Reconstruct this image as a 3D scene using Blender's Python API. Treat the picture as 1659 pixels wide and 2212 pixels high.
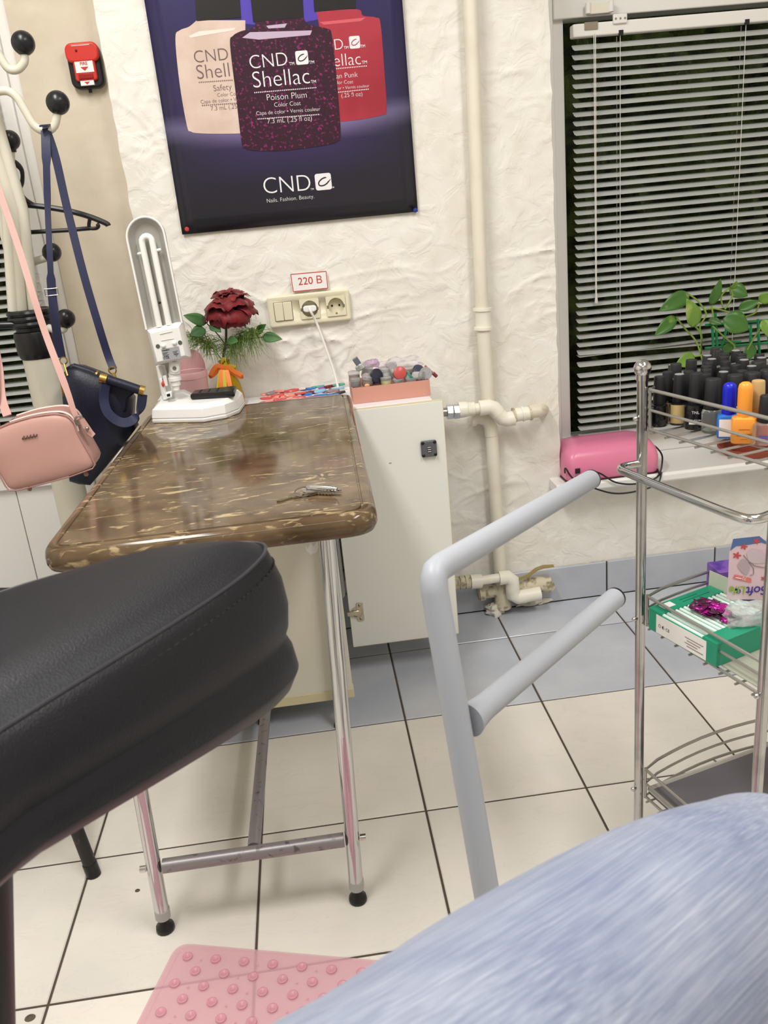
import bpy, bmesh, math, random
from mathutils import Vector, Matrix, noise
random.seed(7)
for o in list(bpy.data.objects): bpy.data.objects.remove(o)
scene = bpy.context.scene
COL = scene.collection

# ------------------------------------------------------------------ camera
PW, PH, FPX = 1659, 2212, 1853.6
YAW, PIT, ROL = .0702, -.34, -.0971
TS = .333                                   # floor tile pitch in metres
CAM = Vector((1.62, -3.2933, 3.466)) * TS
FWD = Vector((math.sin(YAW)*math.cos(PIT), math.cos(YAW)*math.cos(PIT), math.sin(PIT)))
_r = Vector((math.cos(YAW), -math.sin(YAW), 0)); _u = _r.cross(FWD)
RGT = math.cos(ROL)*_r + math.sin(ROL)*_u
UPV = -math.sin(ROL)*_r + math.cos(ROL)*_u
cd = bpy.data.cameras.new('camera'); cam = bpy.data.objects.new('camera', cd); COL.objects.link(cam)
M = Matrix((RGT, UPV, -FWD)).transposed().to_4x4(); M.translation = CAM
cam.matrix_world = M
cd.sensor_fit = 'VERTICAL'; cd.sensor_height = 36; cd.sensor_width = 27; cd.lens = FPX/PH*36
cd.clip_start = .02
cd.dof.use_dof = True; cd.dof.focus_distance = 2.0; cd.dof.aperture_fstop = 15
scene.camera = cam

# ------------------------------------------------------------------ light
w = bpy.data.worlds.new('world'); scene.world = w; w.use_nodes = True
w.node_tree.nodes['Background'].inputs[0].default_value = (.14, .135, .12, 1)
w.node_tree.nodes['Background'].inputs[1].default_value = 5
def area(name, loc, sx, sy, power, col=(1, .98, .95)):
    l = bpy.data.lights.new(name, 'AREA'); l.shape = 'RECTANGLE'; l.size = sx; l.size_y = sy
    l.energy = power; l.color = col
    o = bpy.data.objects.new(name, l); COL.objects.link(o); o.location = loc; return o
area('ceiling_light_a', (-.05, -.25, 2.60), .30, 1.2, 40)
area('ceiling_light_b', (1.5, -.75, 2.60), .30, 1.2, 31)
area('ceiling_light_c', (.3, -2.0, 2.60), 1.2, .30, 9)
scene.view_settings.view_transform = 'Standard'; scene.view_settings.look = 'None'
scene.view_settings.exposure = .0; scene.view_settings.gamma = 1
scene.view_settings.use_curve_mapping = False

# ------------------------------------------------------------------ pixel -> direction helpers
def ray(x, y): return FWD + RGT*((x-PW/2)/FPX) - UPV*((y-PH/2)/FPX)
def onZ(x, y, z): d = ray(x, y); return CAM + d*((z-CAM.z)/d.z)
def onY(x, y, Y): d = ray(x, y); return CAM + d*((Y-CAM.y)/d.y)
def onX(x, y, X): d = ray(x, y); return CAM + d*((X-CAM.x)/d.x)
def dep(x, y, d): return CAM + ray(x, y)*d
V = Vector

# ------------------------------------------------------------------ materials
def lin(c):
    return tuple((v/12.92 if v <= .04045 else ((v+.055)/1.055)**2.4) for v in [x/255 for x in c])
MATS = {}
def mat(name, col=(200, 200, 200), rough=.5, metal=0, bump=None, var=None, trans=0, alpha=1, ior=1.45, coat=0, emit=None, spec=.5, sheen=0, sss=0):
    """bump=(scale,strength,dist[,stretch])  var=(scale, colour2, lo, hi[,stretch])"""
    if name in MATS: return MATS[name]
    m = bpy.data.materials.new(name); m.use_nodes = True; MATS[name] = m
    nt = m.node_tree; b = nt.nodes['Principled BSDF']
    b.inputs['Base Color'].default_value = (*lin(col), 1)
    b.inputs['Roughness'].default_value = rough; b.inputs['Metallic'].default_value = metal
    b.inputs['Transmission Weight'].default_value = trans; b.inputs['Alpha'].default_value = alpha
    b.inputs['IOR'].default_value = ior; b.inputs['Coat Weight'].default_value = coat
    b.inputs['Specular IOR Level'].default_value = spec; b.inputs['Sheen Weight'].default_value = sheen
    b.inputs['Subsurface Weight'].default_value = sss
    if emit:
        b.inputs['Emission Color'].default_value = (*lin(emit[0]), 1); b.inputs['Emission Strength'].default_value = emit[1]
    def coords(stretch):
        tc = nt.nodes.new('ShaderNodeTexCoord'); mp = nt.nodes.new('ShaderNodeMapping')
        nt.links.new(tc.outputs['Object'], mp.inputs['Vector'])
        if stretch:
            mp.inputs['Scale'].default_value = stretch[:3]
            if len(stretch) > 3: mp.inputs['Rotation'].default_value = stretch[3]
        return mp.outputs[0]
    if var:
        n = nt.nodes.new('ShaderNodeTexNoise'); n.inputs['Scale'].default_value = var[0]; n.inputs['Detail'].default_value = 6
        r = nt.nodes.new('ShaderNodeMapRange'); r.inputs['From Min'].default_value = var[2]; r.inputs['From Max'].default_value = var[3]
        x = nt.nodes.new('ShaderNodeMix'); x.data_type = 'RGBA'
        x.inputs['A'].default_value = (*lin(col), 1); x.inputs['B'].default_value = (*lin(var[1]), 1)
        nt.links.new(coords(var[4] if len(var) > 4 else None), n.inputs['Vector'])
        nt.links.new(n.outputs['Fac'], r.inputs['Value']); nt.links.new(r.outputs[0], x.inputs['Factor'])
        nt.links.new(x.outputs['Result'], b.inputs['Base Color'])
    if bump:
        n = nt.nodes.new('ShaderNodeTexNoise'); n.inputs['Scale'].default_value = bump[0]; n.inputs['Detail'].default_value = 5
        p = nt.nodes.new('ShaderNodeBump'); p.inputs['Strength'].default_value = bump[1]; p.inputs['Distance'].default_value = bump[2]
        nt.links.new(coords(bump[3] if len(bump) > 3 else None), n.inputs['Vector'])
        nt.links.new(n.outputs['Fac'], p.inputs['Height']); nt.links.new(p.outputs[0], b.inputs['Normal'])
    return m
def N(m, t, **kw):
    n = m.node_tree.nodes.new(t)
    for k, v in kw.items(): n.inputs[k.replace('_', ' ')].default_value = v
    return n
def L(m, a, b): m.node_tree.links.new(a, b)
def ramp(m, stops):
    n = m.node_tree.nodes.new('ShaderNodeValToRGB'); e = n.color_ramp.elements
    while len(e) < len(stops): e.new(.5)
    for i, (p, c) in enumerate(stops): e[i].position = p; e[i].color = (*lin(c), 1)
    return n

# ------------------------------------------------------------------ mesh builder
class MB:
    def __init__(s): s.v = []; s.f = []
    def add(s, vs, fs):
        k = len(s.v); s.v += [V(p) for p in vs]; s.f += [tuple(i+k for i in f) for f in fs]; return s
    def box(s, c, d, R=None):
        c = V(c); hx, hy, hz = d[0]/2, d[1]/2, d[2]/2
        p = [V((x, y, z)) for z in (-hz, hz) for y in (-hy, hy) for x in (-hx, hx)]
        if R: p = [R @ q for q in p]
        return s.add([c+q for q in p], [(0, 2, 3, 1), (4, 5, 7, 6), (0, 1, 5, 4), (2, 6, 7, 3), (0, 4, 6, 2), (1, 3, 7, 5)])
    def bb(s, a, b):
        a = V(a); b = V(b); return s.box((a+b)/2, [abs(x) for x in (b-a)])
    def prism(s, poly, vec):
        n = len(poly); vec = V(vec); a = [V(p) for p in poly]
        nrm = V((0, 0, 0))
        for i in range(n): nrm += a[i].cross(a[(i+1) % n])
        if nrm.dot(vec) > 0: a.reverse()
        return s.add(a+[p+vec for p in a], [tuple(range(n)), tuple(range(2*n-1, n-1, -1))] + [((i+1) % n, i, n+i, n+(i+1) % n) for i in range(n)])
    def tube(s, pts, r, n=10, closed=False, caps=True, flat=None):
        P = [V(p) for p in pts]; m = len(P)
        rr = [r]*m if not isinstance(r, (list, tuple)) else list(r)
        T = []
        for i in range(m):
            a = P[i-1] if (i > 0 or closed) else P[i]; b = P[(i+1) % m] if (i < m-1 or closed) else P[i]
            t = (b-a); T.append(t.normalized() if t.length > 1e-9 else V((0, 0, 1)))
        up = V((0, 0, 1)) if abs(T[0].z) < .9 else V((0, 1, 0))
        x = up.cross(T[0]).normalized(); k = len(s.v)
        for i in range(m):
            x = (x - T[i]*x.dot(T[i]));
            if x.length < 1e-6: x = V((1, 0, 0)).cross(T[i])
            x.normalize(); y = T[i].cross(x)
            for j in range(n):
                a = 2*math.pi*j/n
                s.v.append(P[i] + (x*math.cos(a) + y*math.sin(a))*rr[i])
        for i in range(m if closed else m-1):
            for j in range(n):
                q = ((i+1) % m)
                s.f.append((k+i*n+j, k+i*n+(j+1) % n, k+q*n+(j+1) % n, k+q*n+j))
        if caps and not closed:
            s.f.append(tuple(k+j for j in range(n-1, -1, -1))); s.f.append(tuple(k+(m-1)*n+j for j in range(n)))
        return s
    def lathe(s, prof, c=(0, 0, 0), n=24, R=None, sx=1, sy=1):
        c = V(c); k = len(s.v); m = len(prof)
        for (r, z) in prof:
            for j in range(n):
                a = 2*math.pi*j/n; p = V((r*math.cos(a)*sx, r*math.sin(a)*sy, z))
                s.v.append(c + (R @ p if R else p))
        for i in range(m-1):
            for j in range(n): s.f.append((k+i*n+j, k+i*n+(j+1) % n, k+(i+1)*n+(j+1) % n, k+(i+1)*n+j))
        if prof[0][0] > 1e-6: s.f.append(tuple(k+j for j in range(n-1, -1, -1)))
        if prof[-1][0] > 1e-6: s.f.append(tuple(k+(m-1)*n+j for j in range(n)))
        return s
    def sphere(s, c, r, n=16, m=10, sc=(1, 1, 1), R=None):
        pr = [(max(1e-7, r*math.sin(math.pi*i/m)), -r*math.cos(math.pi*i/m)*sc[2]) for i in range(m+1)]
        return s.lathe(pr, c, n, R, sc[0], sc[1])
    def ribbon(s, pts, w, t, wd):
        """flat strap along pts; wd = width direction (vector or list)"""
        P = [V(p) for p in pts]; m = len(P); k = len(s.v)
        for i in range(m):
            a = P[max(0, i-1)]; b = P[min(m-1, i+1)]; T = (b-a).normalized()
            d = V(wd[i] if isinstance(wd, list) else wd); d = (d-T*d.dot(T)).normalized(); nn = T.cross(d)
            ww = w[i] if isinstance(w, (list, tuple)) else w
            for (p, q) in ((-1, -1), (1, -1), (1, 1), (-1, 1)): s.v.append(P[i]+d*ww/2*p+nn*t/2*q)
        for i in range(m-1):
            for j in range(4): s.f.append((k+i*4+j, k+i*4+(j+1) % 4, k+i*4+4+(j+1) % 4, k+i*4+4+j))
        s.f.append((k+3, k+2, k+1, k)); s.f.append(tuple(k+(m-1)*4+j for j in range(4)))
        return s
    def rings(s, R, closed_top=True, closed_bot=True):
        k = len(s.v); n = len(R[0])
        for r in R: s.v += [V(p) for p in r]
        for i in range(len(R)-1):
            for j in range(n): s.f.append((k+i*n+j, k+i*n+(j+1) % n, k+(i+1)*n+(j+1) % n, k+(i+1)*n+j))
        if closed_bot: s.f.append(tuple(k+j for j in range(n-1, -1, -1)))
        if closed_top: s.f.append(tuple(k+(len(R)-1)*n+j for j in range(n)))
        return s
    def build(s, name, m, parent=None, smooth=40, bevel=0, seg=2, solid=0, sub=0):
        me = bpy.data.meshes.new(name)
        if parent is not None: org = ORG[parent]
        else:
            xs = [p.x for p in s.v]; ys = [p.y for p in s.v]; zs = [p.z for p in s.v]
            org = V(((min(xs)+max(xs))/2, (min(ys)+max(ys))/2, min(zs)))
        me.from_pydata([p-org for p in s.v], [], s.f); me.update()
        bm = bmesh.new(); bm.from_mesh(me); bmesh.ops.recalc_face_normals(bm, faces=bm.faces); bm.to_mesh(me); bm.free()
        if smooth:
            me.polygons.foreach_set('use_smooth', [True]*len(me.polygons)); me.set_sharp_from_angle(angle=math.radians(smooth))
        me.materials.append(m if not isinstance(m, str) else MATS[m])
        o = bpy.data.objects.new(name, me); COL.objects.link(o); ORG[o] = org
        if parent is not None: o.parent = parent
        else: o.location = org
        if solid: a = o.modifiers.new('solid', 'SOLIDIFY'); a.thickness = solid; a.offset = 0
        if bevel: a = o.modifiers.new('bevel', 'BEVEL'); a.width = bevel; a.segments = seg; a.limit_method = 'ANGLE'; a.angle_limit = math.radians(35)
        if sub: a = o.modifiers.new('sub', 'SUBSURF'); a.levels = sub; a.render_levels = sub
        return o
ORG = {}
def tag(o, label=None, cat=None, group=None, kind=None):
    if label: o['label'] = label
    if cat: o['category'] = cat
    if group: o['group'] = group
    if kind: o['kind'] = kind
    return o
def thing(name, label, cat, loc, group=None, rz=0):
    o = bpy.data.objects.new(name, None); COL.objects.link(o); o.location = loc; o.rotation_euler.z = rz
    o.empty_display_size = .02; ORG[o] = V(loc) if rz == 0 else V((0, 0, 0))
    return tag(o, label, cat, group)
def local_thing(name, label, cat, group=None):       # built in its own coordinates, placed afterwards
    o = thing(name, label, cat, (0, 0, 0), group); return o
def copy_tree(o, parent=None):
    c = o.copy(); COL.objects.link(c); c.parent = parent; ORG[c] = ORG.get(o, V((0, 0, 0)))
    for ch in [x for x in o.children if x is not c]: copy_tree(ch, c)
    return c
def arc(c, r, a0, a1, n, ax=V((1, 0, 0)), ay=V((0, 0, 1))):
    return [V(c)+ax*(r*math.cos(a0+(a1-a0)*i/n))+ay*(r*math.sin(a0+(a1-a0)*i/n)) for i in range(n+1)]
def smoothpts(pts, k=6, closed=False):
    P = [V(p) for p in pts]; n = len(P); out = []
    rng = range(n if closed else n-1)
    for i in rng:
        g = (lambda j: P[j % n]) if closed else (lambda j: P[max(0, min(n-1, j))])
        a, b, c, d = g(i-1), g(i), g(i+1), g(i+2)
        for t in range(k):
            t /= k; out.append(.5*((2*b)+(c-a)*t+(2*a-5*b+4*c-d)*t*t+(3*b-a-3*c+d)*t**3))
    if not closed: out.append(P[-1])
    return out
_font = {}
def text(txt, p0, p1, m, parent, nrm=V((0, -1, 0)), name='lettering', depth=.0003, bold=0, maxh=None):
    """lettering from baseline point p0 to p1 on a plane facing nrm"""
    cu = bpy.data.curves.new('t', 'FONT'); cu.body = txt; cu.extrude = 0; cu.resolution_u = 5
    if bold: cu.offset = bold
    o = bpy.data.objects.new('t', cu); COL.objects.link(o)
    bpy.context.view_layer.update()
    me = bpy.data.meshes.new_from_object(o.evaluated_get(bpy.context.evaluated_depsgraph_get()))
    bpy.data.objects.remove(o); bpy.data.curves.remove(cu)
    xs = [v.co.x for v in me.vertices]; x0, x1 = min(xs), max(xs)
    p0 = V(p0); p1 = V(p1); ax = (p1-p0); sc = ax.length/(x1-x0); ax.normalize(); nrm = V(nrm).normalized()
    ay = nrm.cross(ax).normalized()
    sy = sc if not maxh else maxh/max(v.co.y for v in me.vertices)
    org = ORG[parent]
    for v in me.vertices: v.co = p0 + ax*((v.co.x-x0)*sc) + ay*(v.co.y*sy) + nrm*depth - org
    me.name = name; me.materials.clear(); me.materials.append(m)
    ob = bpy.data.objects.new(name, me); COL.objects.link(ob); ob.parent = parent; ORG[ob] = org
    return ob
def rrect(cx, cz, w, h, r, n=5):
    out = []
    for (sx, sz, a0) in ((1, 1, 0), (-1, 1, 90), (-1, -1, 180), (1, -1, 270)):
        for i in range(n+1):
            a = math.radians(a0+90*i/n); out.append((cx+sx*(w/2-r)+r*math.cos(a), cz+sz*(h/2-r)+r*math.sin(a)))
    return out

# ------------------------------------------------------------------ shared materials
WHITE = mat('white_plastic', (238, 238, 236), .35)
PVC = mat('window_pvc', (232, 230, 226), .3)
BLACKP = mat('black_plastic', (22, 22, 25), .35)
CHROME = mat('chrome', (205, 206, 208), .12, 1)
STEEL = mat('satin_steel', (165, 163, 160), .35, 1, var=(60, (120, 115, 112), .55, .7))
GOLD = mat('gold_metal', (190, 160, 95), .3, 1)
YW = 1.188

def plaster_material():
    m = mat('cream_plaster', (240, 235, 223), .75); b = m.node_tree.nodes['Principled BSDF']
    tc = N(m, 'ShaderNodeTexCoord'); n1 = N(m, 'ShaderNodeTexNoise', Scale=7, Detail=5, Distortion=1.2)
    n2 = N(m, 'ShaderNodeTexNoise', Scale=17, Detail=5, Distortion=1.0); n3 = N(m, 'ShaderNodeTexNoise', Scale=170, Detail=3)
    for n in (n1, n2, n3): L(m, tc.outputs['Object'], n.inputs['Vector'])
    r = ramp(m, [(.3, (228, 223, 212)), (.62, (239, 236, 229))]); L(m, n1.outputs['Fac'], r.inputs[0]); L(m, r.outputs[0], b.inputs['Base Color'])
    rg = N(m, 'ShaderNodeMapRange'); rg.inputs['From Min'].default_value = .42; rg.inputs['From Max'].default_value = .58
    L(m, n2.outputs['Fac'], rg.inputs['Value'])
    b1 = N(m, 'ShaderNodeBump', Strength=.35, Distance=.004); L(m, rg.outputs[0], b1.inputs['Height'])
    b2 = N(m, 'ShaderNodeBump', Strength=.12, Distance=.001); L(m, n3.outputs['Fac'], b2.inputs['Height']); L(m, b1.outputs[0], b2.inputs['Normal'])
    L(m, b2.outputs[0], b.inputs['Normal']); return m
PLASTER = plaster_material()
PAINT = mat('cream_wall_paint', (236, 230, 218), .7, bump=(25, .15, .003))

def tile_material(name, c1, c2, vein):
    m = mat(name, c1, .22); b = m.node_tree.nodes['Principled BSDF']
    tc = N(m, 'ShaderNodeTexCoord'); oi = N(m, 'ShaderNodeObjectInfo')
    ad = m.node_tree.nodes.new('ShaderNodeVectorMath'); ad.operation = 'MULTIPLY_ADD'
    L(m, oi.outputs['Random'], ad.inputs[0]); ad.inputs[1].default_value = (37, 91, 13); L(m, tc.outputs['Object'], ad.inputs[2])
    n1 = N(m, 'ShaderNodeTexNoise', Scale=5, Detail=4); L(m, ad.outputs[0], n1.inputs['Vector'])
    r1 = ramp(m, [(.35, c1), (.65, c2)]); L(m, n1.outputs['Fac'], r1.inputs[0])
    mp = N(m, 'ShaderNodeMapping'); mp.inputs['Scale'].default_value = (4, 13, 1); mp.inputs['Rotation'].default_value = (0, 0, .5)
    L(m, ad.outputs[0], mp.inputs[0])
    n2 = N(m, 'ShaderNodeTexNoise', Scale=1.3, Detail=5, Distortion=1.5); L(m, mp.outputs[0], n2.inputs['Vector'])
    r2 = ramp(m, [(.485, (0, 0, 0)), (.5, (110, 110, 110)), (.515, (0, 0, 0))]); L(m, n2.outputs['Fac'], r2.inputs[0])
    mx = N(m, 'ShaderNodeMix'); mx.data_type = 'RGBA'; L(m, r2.outputs[0], mx.inputs['Factor']); L(m, r1.outputs[0], mx.inputs['A']); mx.inputs['B'].default_value = (*lin(vein), 1)
    hs = N(m, 'ShaderNodeHueSaturation'); ma = N(m, 'ShaderNodeMapRange'); ma.inputs['To Min'].default_value = .93; ma.inputs['To Max'].default_value = 1.0
    L(m, oi.outputs['Random'], ma.inputs['Value']); L(m, ma.outputs[0], hs.inputs['Value']); L(m, mx.outputs['Result'], hs.inputs['Color'])
    L(m, hs.outputs[0], b.inputs['Base Color']); return m
TILE_W = tile_material('white_marbled_tile', (232, 226, 216), (222, 217, 208), (196, 190, 182))
TILE_G = tile_material('grey_mottled_tile', (178, 183, 194), (198, 201, 208), (165, 170, 182))
GROUT = mat('dark_grout', (78, 68, 58), .9, bump=(300, .3, .001))

# ------------------------------------------------------------------ floor
floor = tag(MB().bb((-1.2, -3.2, -.06), (3.1, 1.30, -.0022)).build('floor', GROUT), kind='structure')
def tile_mesh(name, dx, dy, h, m, bev=.0018):
    mb = MB(); a, b = dx/2, dy/2; i = bev
    mb.add([(-a, -b, 0), (a, -b, 0), (a, b, 0), (-a, b, 0), (-a, -b, h-i), (a, -b, h-i), (a, b, h-i), (-a, b, h-i), (-a+i, -b+i, h), (a-i, -b+i, h), (a-i, b-i, h), (-a+i, b-i, h)],
           [(0, 3, 2, 1), (0, 1, 5, 4), (1, 2, 6, 5), (2, 3, 7, 6), (3, 0, 4, 7), (4, 5, 9, 8), (5, 6, 10, 9), (6, 7, 11, 10), (7, 4, 8, 11), (8, 9, 10, 11)])
    me = bpy.data.meshes.new(name); me.from_pydata(mb.v, [], mb.f); me.materials.append(m); return me
G = .0045
mw = tile_mesh('tile', TS-G, TS-G, .007, TILE_W); mg = tile_mesh('tile', TS-G, TS-G, .007, TILE_G)
YLAST = YW - .008
mg2 = tile_mesh('tile', TS-G, YLAST-3*TS-G, .007, TILE_G)
for i in range(-3, 9):
    for j in range(-8, 4):
        if i*TS < -1.19+0 and False: continue
        if j == 3: me, cy = mg2, (3*TS+YLAST)/2
        else: me, cy = (mg if j == 2 else mw), (j+.5)*TS
        o = bpy.data.objects.new('tile', me); COL.objects.link(o); o.parent = floor
        o.location = V(((i+.5)*TS, cy, -.007)) - ORG[floor]
for nm, px, r in (('tile_chip', (65, 2199), .008), ('tile_chip', (297, 1924), .0045)):
    p = onZ(*px, 0); mb = MB(); mb.lathe([(r, 0), (r*.9, .0012), (r*.55, .0016), (r*.5, .0004), (1e-6, .0003)], p, 11, sx=1.1, sy=.9)
    mb.build(nm, mat('tile_chip_dirt', (95, 85, 72), .9, bump=(400, .6, .001)), floor)

# ------------------------------------------------------------------ walls
WX0, WX1 = .152, 1.212
SILL = .385
def plaster_wall(name, X0, X1, Z0, Z1, Y, T, amp=1.0, step=.006, seed=0, edge=.003):
    nx = max(2, int((X1-X0)/step)); zs = []; z = Z0
    while z < Z1-1e-6: zs.append(z); z += step if z < 1.72 else .08
    zs.append(Z1); nz = len(zs)-1; vs = []; fs = []
    for k, z in enumerate(zs):
        for i in range(nx+1):
            x = X0+(X1-X0)*i/nx; p = V((x+seed, z, seed*.7))
            wv = noise.noise_vector(p*3.1)*.35
            a = noise.noise(p*2.2)*.0035
            q = V((p.x*5.5, p.z*1.0, p.y*9))+wv*2.2
            rr = max(0, 1-abs(noise.noise(q))*2.4)**6*.0045
            rr += max(0, 1-abs(noise.noise(q*2.3+V((7, 3, 1))))*2.8)**5*.0028
            d = (a + rr*max(0, .05+noise.noise(p*2.6)*1.9) + noise.noise(p*28)*.0007)*amp
            if z < SILL+.01 and (T > .2 or T < .15): d *= min(1, abs(x-WX1)/.05)
            if i in (0, nx) and not (i == nx and z < SILL): x += noise.noise(V((z*25, seed, x*3)))*edge
            vs.append((x, Y-d, z))
    W1 = nx+1
    for k in range(nz):
        for i in range(nx): fs.append((k*W1+i, k*W1+i+1, (k+1)*W1+i+1, (k+1)*W1+i))
    b = len(vs); border = [i for i in range(W1)]+[k*W1+nx for k in range(1, nz+1)]+[nz*W1+i for i in range(nx-1, -1, -1)]+[k*W1 for k in range(nz-1, 0, -1)]
    for i in border: v = vs[i]; vs.append((v[0], Y+T, v[2]))
    n = len(border)
    for i in range(n): fs.append((border[(i+1) % n], border[i], b+i, b+(i+1) % n))
    fs.append(tuple(b+i for i in range(n-1, -1, -1)))
    return tag(MB().add(vs, fs).build(name, PLASTER, None, 60), kind='structure')
plaster_wall('wall_back', WX0, WX1, 0, 2.7, YW, .22, 1.45, .005)
plaster_wall('wall_below_window', WX1, 3.1, 0, SILL-.03, YW, .14, .55, .012, 4.2, 0)
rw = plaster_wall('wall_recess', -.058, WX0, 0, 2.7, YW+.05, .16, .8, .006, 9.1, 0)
rw.data.materials[0] = mat('recess_wall_beige', (214, 203, 184), .75, bump=(30, .4, .004), var=(5, (204, 192, 172), .4, .65))  # recess wall gets a darker beige than the plaster beside it
tag(MB().bb((WX1+.001, YW, 2.25), (3.1, YW+.22, 2.7)).build('wall_above_window', PAINT), kind='structure')
tag(MB().bb((-1.2, YW+.05, 2.12), (-.06, YW+.21, 2.7)).build('wall_above_door', PAINT), kind='structure')
tag(MB().bb((-1.3, -3.3, 0), (-1.2, 1.40, 2.7)).build('wall_left', PAINT), kind='structure')
tag(MB().bb((3.1, -3.3, 0), (3.2, 1.40, 2.7)).build('wall_right', PAINT), kind='structure')
tag(MB().bb((-1.2, -3.3, 0), (3.1, -3.2, 2.7)).build('wall_rear', PAINT), kind='structure')
tag(MB().bb((-1.3, -3.3, 2.7), (3.2, 1.41, 2.8)).build('ceiling', mat('ceiling_paint', (240, 238, 232), .8)), kind='structure')

# grey tiled skirting
bb = tag(MB().bb((.36, YW-.0035, .0), (3.09, YW+.0002, .106)).build('baseboard_back', GROUT), kind='structure')
bt = tile_mesh('tile', TS-.005, .107, .007, TILE_G)
for i in range(1, 9):
    o = bpy.data.objects.new('tile', bt); COL.objects.link(o); o.parent = bb
    o.location = V(((i+.5)*TS+.012, YW-.003, .0545)) - ORG[bb]; o.rotation_euler.x = math.pi/2

# ------------------------------------------------------------------ window with sill
FY = 1.325                                   # room-side face of the window frame
win = thing('window_1', None, None, (1.95, FY, SILL)); win['kind'] = 'structure'
def wbox(name, a, b, m=PVC, p=None, bev=.003): return MB().bb(a, b).build(name, m, p or win, bevel=bev)
wbox('frame_jamb', (1.213, FY, SILL), (1.262, FY+.07, 2.25)); wbox('frame_jamb_inner', (1.262, FY+.012, SILL), (1.292, FY+.075, 2.25))
wbox('frame_jamb', (2.70, FY, SILL), (2.79, FY+.07, 2.25))
wbox('bottom_rail', (1.262, FY-.002, SILL), (2.70, FY+.068, SILL+.072))
wbox('transom', (1.262, FY-.004, 1.562), (2.70, FY+.066, 1.61)); wbox('top_rail', (1.262, FY, 2.19), (2.70, FY+.07, 2.25))
sash = wbox('upper_sash', (1.245, FY-.03, 1.632), (2.69, FY+.04, 1.70)); wbox('upper_sash_stile', (1.245, FY-.03, 1.70), (1.31, FY+.04, 2.185))
hng = onY(1298, 14, FY-.03)
hg = MB().bb((hng.x-.03, FY-.022, hng.z-.014), (hng.x+.03, FY-.005, hng.z+.01)).build('hinge', mat('hinge_cream', (226, 220, 206), .35), win, bevel=.002)
for s in (-1, 1): MB().tube([(hng.x+s*.03, FY-.02, hng.z-.012), (hng.x+s*.03, FY-.02, hng.z+.012)], .007, 10).build('hinge_knuckle', PVC, hg)
glass = mat('window_glass', (220, 230, 228), .02, trans=1, ior=1.05)
MB().bb((1.285, FY+.045, SILL+.05), (2.71, FY+.05, 1.59)).build('pane', glass, win)
MB().bb((1.30, FY+.0, 1.68), (2.68, FY+.005, 2.19)).build('pane', glass, win)
sill = MB(); a0 = YW-.075
pr = [(a0+.006, SILL-.028), (a0, SILL-.022), (a0, SILL-.006), (a0+.006, SILL), (FY+.01, SILL), (FY+.01, SILL-.03)]
sill.prism([(1.18, y, z) for y, z in pr], (1.90, 0, 0))
tag(sill.build('trim_1', mat('sill_white', (236, 235, 231), .28), None, 30, bevel=.002), 'white window sill with rounded front edge', kind='structure')

# hedge and brick wall in the dark outside
hd = MB(); nx, nz = 90, 40
vs = [(-1.5+5.3*i/nx, 2.3-.25*noise.noise(V((i*.35, k*.35, 2)))-.10*noise.noise(V((i*1.1, k*1.1, 5))), -.1+2.9*k/nz) for k in range(nz+1) for i in range(nx+1)]
k0 = len(vs); vs2 = [(x, 3.0, z) for x, y, z in vs]
fs = [(k*(nx+1)+i, k*(nx+1)+i+1, (k+1)*(nx+1)+i+1, (k+1)*(nx+1)+i) for k in range(nz) for i in range(nx)]
fs2 = [tuple(q+k0 for q in reversed(f)) for f in fs]
hd.add(vs+vs2, fs+fs2)
tag(hd.build('hedge', mat('hedge_leaves', (96, 104, 48), .8, var=(9, (50, 50, 34), .42, .6), bump=(30, .8, .05))), 'dark green hedge outside behind the window blind', 'hedge')
tag(MB().bb((-1.3, 1.45, -.2), (3.2, 3.2, -.1)).build('ground_outside', mat('asphalt', (60, 58, 55), .9, bump=(40, .4, .02))), kind='structure')

# ------------------------------------------------------------------ blinds
SLAT = mat('blind_slat', (180, 182, 178), .42, var=(3, (172, 174, 170), .4, .6))
CORD = mat('cord_white', (220, 218, 210), .7)
def slat_mesh(length, wd=.025, th=.0006, sag=.0022):
    mb = MB(); n = 5; top = []; bot = []
    for e in range(2):
        for i in range(n+1):
            u = i/n*2-1; y = u*wd/2; z = sag*(1-u*u)
            x = (-1 if e == 0 else 1)*(length/2-(.004 if abs(u) == 1 else 0)); top.append((x, y, z+th)); bot.append((x, y, z))
    vs = top+bot; q = n+1; m2 = 2*q; fs = []
    for i in range(n):
        fs += [(i, q+i, q+i+1, i+1), (m2+i, m2+i+1, m2+q+i+1, m2+q+i), (i, i+1, m2+i+1, m2+i), (q+i, m2+q+i, m2+q+i+1, q+i+1)]
    fs += [(0, m2, m2+q, q), (n, q+n, m2+q+n, m2+n)]
    me = bpy.data.meshes.new('slat'); me.from_pydata(vs, [], fs); me.materials.append(SLAT)
    me.polygons.foreach_set('use_smooth', [True]*len(me.polygons)); me.set_sharp_from_angle(angle=.7); return me
BY = FY-.026
def blind(root, X0, X1, z0, z1, Y, ladders, t0, t1, bent=()):
    me = slat_mesh(X1-X0); n = round((z1-z0)/.0217)
    for i in range(n):
        f = i/(n-1); o = bpy.data.objects.new('slat', me); COL.objects.link(o); o.parent = root
        o.location = V(((X0+X1)/2, Y, z0+(z1-z0)*f)) - ORG[root]
        o.rotation_euler = (math.radians(t0+(t1-t0)*f+random.uniform(-1, 1)), random.uniform(-.0006, .0006), 0)
        if i in bent: o.rotation_euler.y = bent[i][0]; o.rotation_euler.x += bent[i][1]; o.location.z += bent[i][2]
    for x in ladders:
        for s in (-.0125, .0125): MB().tube([(x, Y+s, z0-.004), (x, Y+s, z1+.02)], .0009, 5).build('ladder_cord', CORD, root)
BX0 = 1.302; zt = 1.512
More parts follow.
